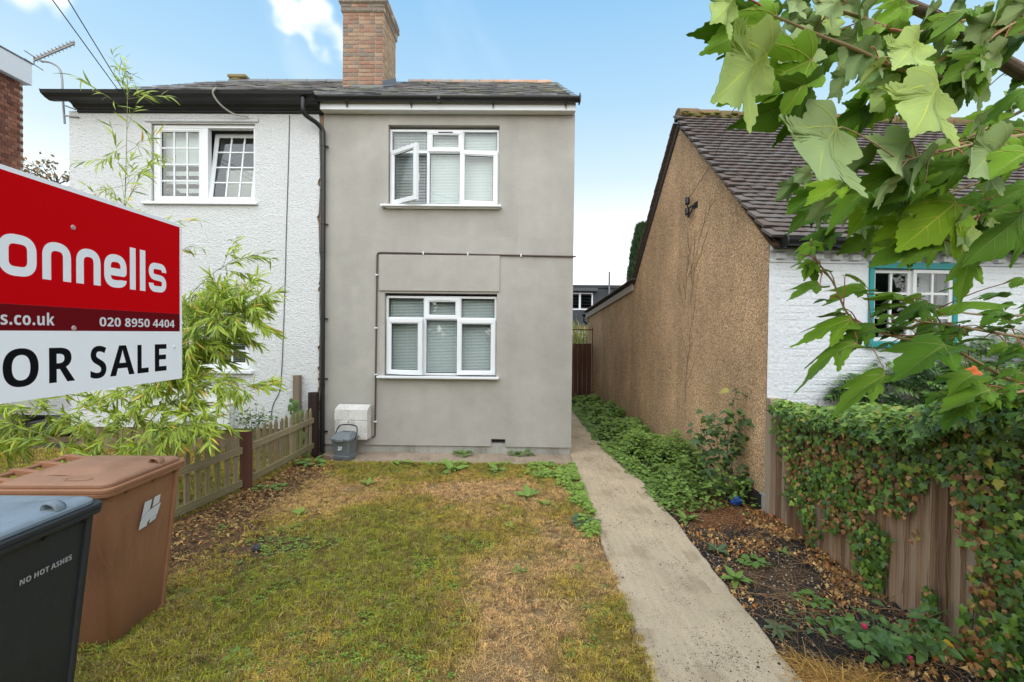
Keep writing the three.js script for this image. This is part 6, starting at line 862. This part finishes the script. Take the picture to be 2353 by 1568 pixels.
  for (let i = 0; i < 110; i++) { const p = V(2.4 + 1.3 * r(), 2.5 + 1.5 * r(), -2.0 + 1.4 * r()).sub(O); far.push([Math.floor(r() * 6), ORI(p, V(-0.6, -0.6, 0).add(rv(r, 0.6)), V(0, 1, 0.4).add(rv(r, 0.7)), 0.1 + 0.08 * r(), 0.8), lum([1, 1, 1], 0.7 + 0.6 * r())]); }
  for (let g = 0; g < 6; g++) inst('foliage', LG[g], LMt[0], far.filter((f) => f[0] === g).map((f) => [f[1], f[2]]), t);
  // one orange leaf in the lower spray
  const ol = mesh('leaf', LG[2], leafM(0.75, 0.20, 0.03), grp.C4, 'single orange leaf'); ol.applyMatrix4(ORI(rel([1.62, 1.76, -1.62]), V(-0.5, -0.35, 0.3), V(0.1, 0.5, 0.8), 0.045));
}

// ---------------------------------------------------------------- bamboo in the left front garden
{
  const r = rng(505), t = thing('bamboo', 'tall yellow-green bamboo in the left front garden, behind the sale board', 'bamboo', [-4.4, 0, -5.0]), O = V(-4.4, 0, -5.0);
  const caneM = std({ color: RGB(0.22, 0.25, 0.07), roughness: 0.5 });
  const cane = (pts, r0) => { const p = pts.map((a) => V(...a).sub(O)), c = new THREE.CatmullRomCurve3(p), L = [wuv(taper(p, r0, 0.002, 7, 40))]; for (let y = 0.04; y < 0.95; y += 0.06) { const q = c.getPointAt(y), rr = lerp(r0, 0.002, y) * 1.3; L.push(wuv(new THREE.CylinderGeometry(rr, rr, 0.008, 7).translate(q.x, q.y, q.z))); } mesh('cane', L, caneM, t); return c; };
  const c1 = cane([[-4.36, 0, -4.95], [-4.33, 1.2, -4.9], [-4.27, 2.5, -4.9], [-4.22, 3.7, -4.9], [-4.20, 4.58, -4.9]], 0.011);
  const c2 = cane([[-4.32, 0, -4.9], [-4.0, 0.9, -4.75], [-3.5, 1.55, -4.65], [-2.95, 2.0, -4.6], [-2.55, 2.15, -4.55]], 0.010);
  const c3 = cane([[-4.42, 0, -5.05], [-4.1, 1.2, -5.0], [-3.7, 2.0, -4.9], [-3.3, 2.4, -4.8], [-2.9, 2.62, -4.7]], 0.010);
  const c4 = cane([[-4.38, 0, -5.0], [-4.7, 0.7, -5.0], [-5.2, 0.95, -5.0], [-5.8, 0.92, -5.0]], 0.008);
  const c5 = cane([[-4.3, 0, -4.9], [-3.9, 0.8, -4.7], [-3.4, 1.2, -4.6], [-2.9, 1.36, -4.5], [-2.55, 1.25, -4.45]], 0.008);
  const c6 = cane([[-4.35, 0, -4.9], [-3.9, 0.55, -4.6], [-3.5, 0.85, -4.5], [-3.1, 0.98, -4.4], [-2.85, 0.93, -4.35]], 0.007);
  const c7 = cane([[-4.5, 0, -5.0], [-4.6, 0.6, -4.7], [-4.9, 0.85, -4.5], [-5.3, 0.8, -4.4]], 0.007);
  const twigs = [], leaves = [], lg = [blade(0.135, 0.0165, 4, 0.22, 0.3), blade(0.11, 0.018, 4, 0.4, 0.3)];
  const spray = (c, a, b, n, len, droop, dens, side = V(0, 0, 0), shade = 1) => { for (let i = 0; i < n; i++) {
    const t0 = lerp(a, b, (i + r()) / n), p = c.getPointAt(t0), tg = c.getTangentAt(t0), d = rv(r).add(side).addScaledVector(tg, 0.5).normalize(), L = len * (0.5 + 0.7 * r()), pts = [p.clone()]; let q = p.clone(), dd = d.clone();
    for (let k = 0; k < 5; k++) { dd.y -= droop; dd.normalize(); q = q.clone().addScaledVector(dd, L / 5); pts.push(q); }
    twigs.push(wuv(taper(pts, 0.0024, 0.0008, 4, 8)));
    const tc = new THREE.CatmullRomCurve3(pts), m = Math.round(dens * L / 0.05);
    for (let k = 0; k < m; k++) { const u = 0.25 + 0.75 * (k + r()) / m, pp = tc.getPointAt(Math.min(1, u)), ax = tc.getTangentAt(Math.min(1, u)).addScaledVector(rv(r), 0.75).add(V(0, -0.28, 0)); const q2 = r(), c0 = q2 < 0.04 ? [0.62, 0.46, 0.08] : q2 < 0.58 ? [0.38, 0.52, 0.05] : q2 < 0.87 ? [0.28, 0.42, 0.045] : [0.14, 0.24, 0.035]; leaves.push([ORI(pp, ax, V(0, 0.7, 0.8).add(rv(r, 0.7)), 0.7 + 0.6 * r()), lum(c0, (0.8 + 0.45 * r()) * shade)]); }
  } };
  spray(c1, 0.42, 0.985, 30, 0.42, 0.05, 1.5); spray(c1, 0.94, 1.0, 6, 0.2, 0.02, 2.0, V(0, 0.8, 0));
  spray(c1, 0.5, 0.75, 10, 0.7, 0.10, 1.2, V(0.9, 0.1, 0.2));
  spray(c2, 0.44, 0.95, 128, 0.40, 0.12, 5.0, V(-0.05, 0.25, 0)); spray(c3, 0.45, 0.85, 44, 0.36, 0.14, 3.6, V(0.0, -0.5, 0)); spray(c3, 0.9, 1, 6, 0.4, 0.03, 2, V(0.3, 0.6, 0));
  spray(c5, 0.35, 0.97, 42, 0.26, 0.07, 4.2); spray(c6, 0.3, 0.95, 40, 0.26, 0.05, 4.0); spray(c4, 0.2, 1, 40, 0.5, 0.12, 3.4); spray(c7, 0.2, 1, 30, 0.45, 0.12, 3.0);
  spray(c1, 0.03, 0.25, 26, 0.7, 0.12, 2.4, V(0.1, 0.1, 0.3)); spray(c6, 0.45, 0.9, 7, 0.45, 0.10, 2.0, V(0.1, -0.3, 0.3));
  const b = mesh('twig', twigs, caneM, t); b.userData.kind = 'stuff';
  inst('foliage', lg[0], leafM(1, 1, 1, { roughness: 0.5, transmission: 0.35 }), leaves.filter((_, i) => i % 2), t); inst('foliage', lg[1], leafM(1, 1, 1, { roughness: 0.5, transmission: 0.35 }), leaves.filter((_, i) => !(i % 2)), t);
}

// ---------------------------------------------------------------- other plants
function bush(name, label, cat, pos, canes, leafG, mats, n, leafS, o = {}) {    // stems with separately built leaves
  const r = rng(o.seed ?? 1), t = thing(name, label, cat, pos, 0, o.group), L = [], cs = canes.map((c) => { const p = c.map((a) => V(...a)); L.push(wuv(taper(p, o.r0 ?? 0.006, 0.002, 5, 18))); return new THREE.CatmullRomCurve3(p); });
  mesh('stem', L, o.stem ?? std({ color: RGB(0.10, 0.14, 0.05), roughness: 0.8 }), t);
  for (let i = 0; i < n; i++) { const c = cs[i % cs.length], u = lerp(o.from ?? 0.3, 1, Math.pow(r(), 0.8)), p = c.getPointAt(u).add(rv(r, o.out ?? 0.06)), a = r() * 6.28; const l = mesh('leaf', leafG[i % leafG.length], mats[Math.floor(r() * r() * mats.length)], t); l.applyMatrix4(ORI(p, V(Math.cos(a), (r() - 0.6) * 0.9, Math.sin(a)), V((r() - 0.5), 1, 0.6).add(rv(r, 0.4)), leafS * (0.6 + 0.8 * r()))); }
  return t;
}
const ov = [blade(1, 0.62, 4, 0.3, 0.25, (t) => Math.sin(Math.PI * Math.pow(t, 0.75))), blade(1, 0.7, 4, 0.5, 0.3, (t) => Math.sin(Math.PI * Math.pow(t, 0.7)))];
bush('tall_rose', 'tall leafy rose with yellowed tips growing against the brown gable', 'rose', [2.36, 0, -5.15], [[[0, 0, 0], [-0.05, 0.4, 0], [-0.12, 0.75, 0.02], [-0.22, 0.98, 0.05]], [[0, 0, 0], [0.02, 0.5, 0], [0.05, 0.95, 0], [0.12, 1.25, 0.0]], [[0, 0, 0], [0.06, 0.4, 0.03], [0.14, 0.8, 0.05], [0.16, 1.0, 0.05]], [[-0.06, 0, 0], [-0.18, 0.3, 0], [-0.26, 0.6, 0], [-0.28, 0.85, 0]], [[0.02, 0, 0], [0.15, 0.2, 0.05], [0.22, 0.4, 0.1]]], ov, [leafM(0.06, 0.13, 0.04), leafM(0.08, 0.17, 0.05), leafM(0.15, 0.25, 0.055), leafM(0.42, 0.40, 0.12)], 298, 0.088, { seed: 3, out: 0.075, from: 0.22, r0: 0.008 });
{
  const r = rng(71), cs = []; for (let i = 0; i < 16; i++) { const a = r() * 6.28, l = 0.2 + 0.4 * r(); cs.push([[0.05 * (r() - 0.5), 0, 0], [Math.cos(a) * l * 0.5, 0.14 + 0.08 * r(), Math.sin(a) * l * 0.28], [Math.cos(a) * l, 0.12 + 0.16 * r(), Math.sin(a) * l * 0.5]]); }
  const t = bush('low_rose', 'low rose with pink buds and dark green leaves at the bottom right', 'rose', [2.13, 0.01, -2.62], cs, ov, [leafM(0.085, 0.19, 0.045), leafM(0.115, 0.24, 0.055), leafM(0.07, 0.17, 0.065), leafM(0.2, 0.32, 0.06)], 235, 0.058, { seed: 9, out: 0.05, from: 0.25, r0: 0.004 });
  const pm = std({ color: RGB(0.55, 0.04, 0.12), roughness: 0.6 }), bud = new THREE.LatheGeometry([[0, 0], [0.009, 0.004], [0.0125, 0.014], [0.009, 0.026], [0.003, 0.034], [0, 0.035]].map((p) => new THREE.Vector2(...p)), 10);
  for (const [x, y, z, s] of [[-0.16, 0.23, 0.07, 1.3], [-0.17, 0.18, 0.12, 1.2], [-0.02, 0.15, 0.2, 0.9], [0.22, 0.2, -0.05, 0.7]]) { const b = mesh('rose_bud', bud, pm, t, 'pink rose bud'); b.position.set(x, y, z); b.scale.setScalar(s); b.rotation.set(0.4, 0, 0.5 - x); }
  mesh('leaf', ov[0], leafM(0.6, 0.42, 0.03), t, 'yellow leaf').applyMatrix4(ORI(V(0.22, 0.2, 0.12), V(0.7, -0.2, 0.4), V(0, 1, 0.5), 0.06));
}
{
  const r = rng(5), cs = []; for (let i = 0; i < 9; i++) { const a = (i / 9 - 0.5) * 2.4; cs.push([[0, 0, 0], [Math.sin(a) * 0.18, 0.22, 0.04 * r()], [Math.sin(a) * 0.34 * (0.7 + 0.5 * r()), 0.34 + 0.24 * r() * Math.cos(a), 0.08 * r()]]); }
  bush('garden_shrub', 'loose small-leaved shrub against the white wall above the picket fence', 'shrub', [-3.88, 0.25, -6.72], cs, [ov[0]], [leafM(0.08, 0.16, 0.04), leafM(0.12, 0.22, 0.05), leafM(0.26, 0.28, 0.1)], 240, 0.045, { seed: 21, out: 0.07, from: 0.3, r0: 0.004 });
}
{
  const r = rng(33), t = thing('fence_creeper', 'green creeper climbing the far end of the picket fence beside the dark post', 'creeper', [-3.15, 0, -6.72]), m = [leafM(0.07, 0.16, 0.035), leafM(0.11, 0.21, 0.04)];
  mesh('stem', [wuv(taper([V(0.02, 0, 0.05), V(0.05, 0.3, 0.04), V(-0.04, 0.6, 0.02), V(-0.12, 0.85, 0.0)], 0.004, 0.002, 5, 20))], std({ color: RGB(0.14, 0.12, 0.05) }), t);
  for (let i = 0; i < 70; i++) { const u = r(), y = 0.05 + 0.82 * u, l = mesh('leaf', WG.c[i % 2], m[i % 2], t); l.applyMatrix4(ORI(V(0.06 - 0.16 * u + (r() - 0.5) * 0.14, y, 0.06 + (r() - 0.3) * 0.12), V(r() - 0.5, -0.6, 0.4), V(0.3, 0.5, 1).add(rv(r, 0.4)), 0.05 + 0.04 * r())); }
}
{
  const r = rng(61), t = thing('wall_climber', 'dark glossy climber with feathery leaves on the white brick wall behind the fence', 'climber', [2.612, 0, -4.775], 0.0631);
  const lf = blade(0.085, 0.032, 3, 0.25, 0.25), P = []; for (let k = 0; k < 5; k++) for (const s of [-1, 1]) P.push(lf.clone().applyMatrix4(ORI(V(0, 0.03 + k * 0.03, -0.01 * k * k * 0.4), V(s * 0.9, 0.55, -0.1), V(0, -0.1, 1), 1 - k * 0.08))); P.push(lf.clone().translate(0, 0.17, -0.05));
  const frond = merge(P), F = [];
  for (let i = 0; i < 620; i++) { const u = r(), x = 0.75 + 3.6 * u, mid = 1.35 + 0.22 * smooth(1.2, 2.6, x), hh = 0.10 + 0.26 * smooth(0.75, 1.5, x) + 0.15 * smooth(2.2, 3, x), y = mid + (r() - 0.5) * 2 * hh, z = 0.04 + 0.30 * r() * smooth(0.7, 1.4, x), a = (r() - 0.5) * 2.6; F.push([ORI(V(x, y, z), V(Math.sin(a) - 0.3, -0.3 + Math.cos(a) * 0.35, 0.45), V((r() - 0.5), 0.8, 0.7), 0.75 + 0.5 * r()), lum(r() < 0.3 ? [0.14, 0.27, 0.06] : [0.05, 0.12, 0.036], 0.7 + 0.6 * r())]); }
  inst('foliage', frond, leafM(1, 1, 1, { roughness: 0.4, transmission: 0.2 }), F, t);
  mesh('stem', [wuv(taper([V(3.0, 0.2, 0.05), V(2.6, 1.0, 0.06), V(1.9, 1.35, 0.06), V(1.2, 1.38, 0.05), V(0.8, 1.33, 0.04)], 0.014, 0.004, 6, 24)), wuv(taper([V(2.4, 1.2, 0.06), V(2.0, 1.6, 0.06), V(1.5, 1.5, 0.08)], 0.008, 0.003, 6, 14))], std({ color: RGB(0.1, 0.07, 0.05) }), t);
}
{
  const r = rng(81), t = thing('cypress', 'narrow dark green cypress beyond the passage, behind the cottage', 'tree', [6.95, 0, -25]), F = [], sp = merge([0, 1, 2, 3].map((k) => blade(0.32, 0.09, 2, 0.1, 0.2).applyMatrix4(ORI(V(0, 0, 0), V(Math.cos(k * 1.57) * 0.4, 1, Math.sin(k * 1.57) * 0.4), V(Math.cos(k * 1.57), 0, Math.sin(k * 1.57)), 1))));
  for (let i = 0; i < 5200; i++) { const y = 7.6 * r(), a = r() * 6.28, rad = 1.0 * Math.pow(Math.sin(Math.PI * clamp((y + 1.2) / 9.3)), 0.6) * (0.62 + 0.42 * fbm(a * 1.3, y * 1.6, 3, 0, 5)); F.push([ORI(V(Math.cos(a) * rad, y, Math.sin(a) * rad), V(Math.cos(a) * 0.35, 1, Math.sin(a) * 0.35), V(Math.cos(a), 0.2, Math.sin(a)), 0.8 + 0.7 * r()), lum([0.030, 0.075, 0.028], 0.6 + 0.9 * r())]); }
  inst('crown', sp, leafM(1, 1, 1, { transmission: 0.1 }), F, t); mesh('trunk', wuv(taper([V(0, 0, 0), V(0, 4, 0), V(0, 7, 0)], 0.2, 0.05, 8)), M.brown, t);
}
{
  const r = rng(82), t = thing('birch_tree', 'sparse brownish tree far behind the left end of the white house', 'tree', [-20.3, 0, -20]), F = [], L = [wuv(taper([V(0, 0, 0), V(0.2, 4, 0), V(0, 8.6, 0)], 0.18, 0.03, 6))], lf = blade(0.16, 0.11, 2, 0.2, 0.3);
  for (let i = 0; i < 46; i++) { const y = 6.2 + 2.6 * r(), a = r() * 6.28, l = 0.6 + 1.3 * r(), p0 = V(0, y - 0.4, 0), p1 = V(Math.cos(a) * l, y + 0.5 * r(), Math.sin(a) * l); L.push(wuv(taper([p0, p0.clone().lerp(p1, 0.5).add(V(0, 0.15, 0)), p1], 0.025, 0.006, 4, 6))); for (let k = 0; k < 22; k++) F.push([ORI(p0.clone().lerp(p1, 0.4 + 0.7 * r()).add(rv(r, 0.22)), rv(r).add(V(0, -0.5, 0)), rv(r).add(V(0, 0, 1)), 0.6 + 0.7 * r()), lum(r() < 0.6 ? [0.24, 0.16, 0.08] : [0.13, 0.15, 0.05], 0.6 + 0.7 * r())]); }
  mesh('trunk', L, M.brown, t); inst('crown', lf, leafM(1, 1, 1), F, t);
  const u = thing('conifer', 'small dark conifer top just above the sale board at the far left', 'tree', [-22.1, 0, -20]), G2 = [];
  for (let i = 0; i < 700; i++) { const y = 6.6 + 1.5 * r(), a = r() * 6.28, l = 0.75 * (8.25 - y) / 1.6 * Math.sqrt(r()); G2.push([ORI(V(Math.cos(a) * l, y, Math.sin(a) * l), V(Math.cos(a), -0.1, Math.sin(a)), V(0, 1, 0.3), 0.9 + 0.8 * r()), lum([0.03, 0.06, 0.045], 0.7 + 0.7 * r())]); }
  inst('crown', lf, leafM(1, 1, 1), G2, u); mesh('trunk', wuv(taper([V(0, 0, 0), V(0, 4, 0), V(0, 8.2, 0)], 0.12, 0.02, 6)), M.brown, u);
}
{
  const r = rng(83), t = thing('feathery_shrub', 'feathery yellow-green shrub showing above the gate at the passage end', 'shrub', [1.9, 0, -14.6]), F = [], bl = blade(0.4, 0.02, 4, 0.4, 0.1);
  for (let i = 0; i < 1500; i++) { const a = r() * 6.28, l = 0.75 * Math.sqrt(r()); F.push([ORI(V(Math.cos(a) * l, 0.6 + 1.45 * r() * (1 - l * 0.4), Math.sin(a) * l * 0.6), V((r() - 0.5) * 0.9, 1, (r() - 0.5) * 0.9), V(0.2, 0.3, 1), 0.6 + 0.7 * r()), lum(r() < 0.3 ? [0.40, 0.33, 0.09] : [0.22, 0.29, 0.06], 0.6 + 0.7 * r())]); }
  inst('foliage', bl, leafM(1, 1, 1), F, t); mesh('stem', [0, 1, 2, 3, 4].map((k) => wuv(taper([V(k * 0.1 - 0.2, 0, 0), V(k * 0.2 - 0.4, 1, 0), V(k * 0.25 - 0.5, 1.7, 0)], 0.02, 0.005, 5))), M.brown, t);
}
// greenery across the road, behind the viewer: what the window panes mirror
{
  const r = rng(84), lf = blade(0.3, 0.2, 2, 0.2, 0.3), lm = leafM(1, 1, 1);
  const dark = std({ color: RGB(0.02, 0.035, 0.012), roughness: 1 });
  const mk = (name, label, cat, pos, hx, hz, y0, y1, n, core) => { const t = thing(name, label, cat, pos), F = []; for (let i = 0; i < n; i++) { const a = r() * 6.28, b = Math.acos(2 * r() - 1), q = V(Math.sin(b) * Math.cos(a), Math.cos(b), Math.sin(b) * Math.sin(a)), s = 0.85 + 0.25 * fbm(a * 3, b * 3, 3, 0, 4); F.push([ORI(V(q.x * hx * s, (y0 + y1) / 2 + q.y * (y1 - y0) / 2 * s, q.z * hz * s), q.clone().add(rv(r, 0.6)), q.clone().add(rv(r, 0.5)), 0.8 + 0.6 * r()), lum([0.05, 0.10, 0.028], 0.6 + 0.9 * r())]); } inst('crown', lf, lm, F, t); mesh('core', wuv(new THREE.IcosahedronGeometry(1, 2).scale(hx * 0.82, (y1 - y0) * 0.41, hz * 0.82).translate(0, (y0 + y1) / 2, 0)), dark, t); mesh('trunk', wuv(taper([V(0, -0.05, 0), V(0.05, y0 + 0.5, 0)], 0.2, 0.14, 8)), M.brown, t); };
  mk('street_tree', 'rounded tree across the road, mirrored in the left windows', 'tree', [-7.5, 0, 11], 3.2, 2.2, 0.9, 6.2, 1600); mk('street_tree', 'rounded tree across the road, mirrored in the grey house windows', 'tree', [-1.8, 0, 11.5], 3.4, 2.2, 0.7, 5.2, 1600); mk('street_tree', 'rounded tree across the road behind the cottage side of the garden', 'tree', [4.6, 0, 11], 3.3, 2.2, 0.8, 6.0, 1600); mk('street_tree', 'rounded tree across the road, mirrored in the left part of the cottage window', 'tree', [11.5, 0, 11], 3.4, 2.2, 0.7, 6.4, 1500); mk('street_tree', 'rounded tree across the road, mirrored in the right part of the cottage window', 'tree', [18, 0, 11.5], 3.6, 2.2, 0.7, 6.8, 1500); mk('street_tree', 'rounded tree across the road, farthest to the left', 'tree', [-14, 0, 11.2], 3.4, 2.2, 0.7, 6.6, 1500);
}
// bits on the ground
tag(mesh('blue_scrap', wuv((() => { const g = new THREE.IcosahedronGeometry(0.055, 2), p = g.attributes.position; for (let i = 0; i < p.count; i++) { const k = 0.55 + 0.9 * vnoise(p.getX(i) * 40 + 9, p.getY(i) * 40 + p.getZ(i) * 30, 0, 2); p.setXYZ(i, p.getX(i) * k, p.getY(i) * k * 0.8, p.getZ(i) * k); } g.computeVertexNormals(); return g; })()), std({ color: RGB(0.02, 0.09, 0.42), roughness: 0.5 })), 'crumpled bright blue plastic scrap at the foot of the tall rose', 'litter').position.set(2.42, 0.06, -5.0);
tag(mesh('dark_scrap', wuv((() => { const g = new THREE.IcosahedronGeometry(0.035, 1), p = g.attributes.position; for (let i = 0; i < p.count; i++) { const k = 0.6 + 0.9 * hash2(Math.round(p.getX(i) * 900), Math.round(p.getY(i) * 900 + p.getZ(i) * 700), 5); p.setXYZ(i, p.getX(i) * k, p.getY(i) * k * 0.7, p.getZ(i) * k); } g.computeVertexNormals(); return g; })()), M.dark), 'small black scrap lying on the lawn right of the brown bin', 'litter').position.set(-2.18, 0.03, -3.81);

renderer.render(scene, camera);
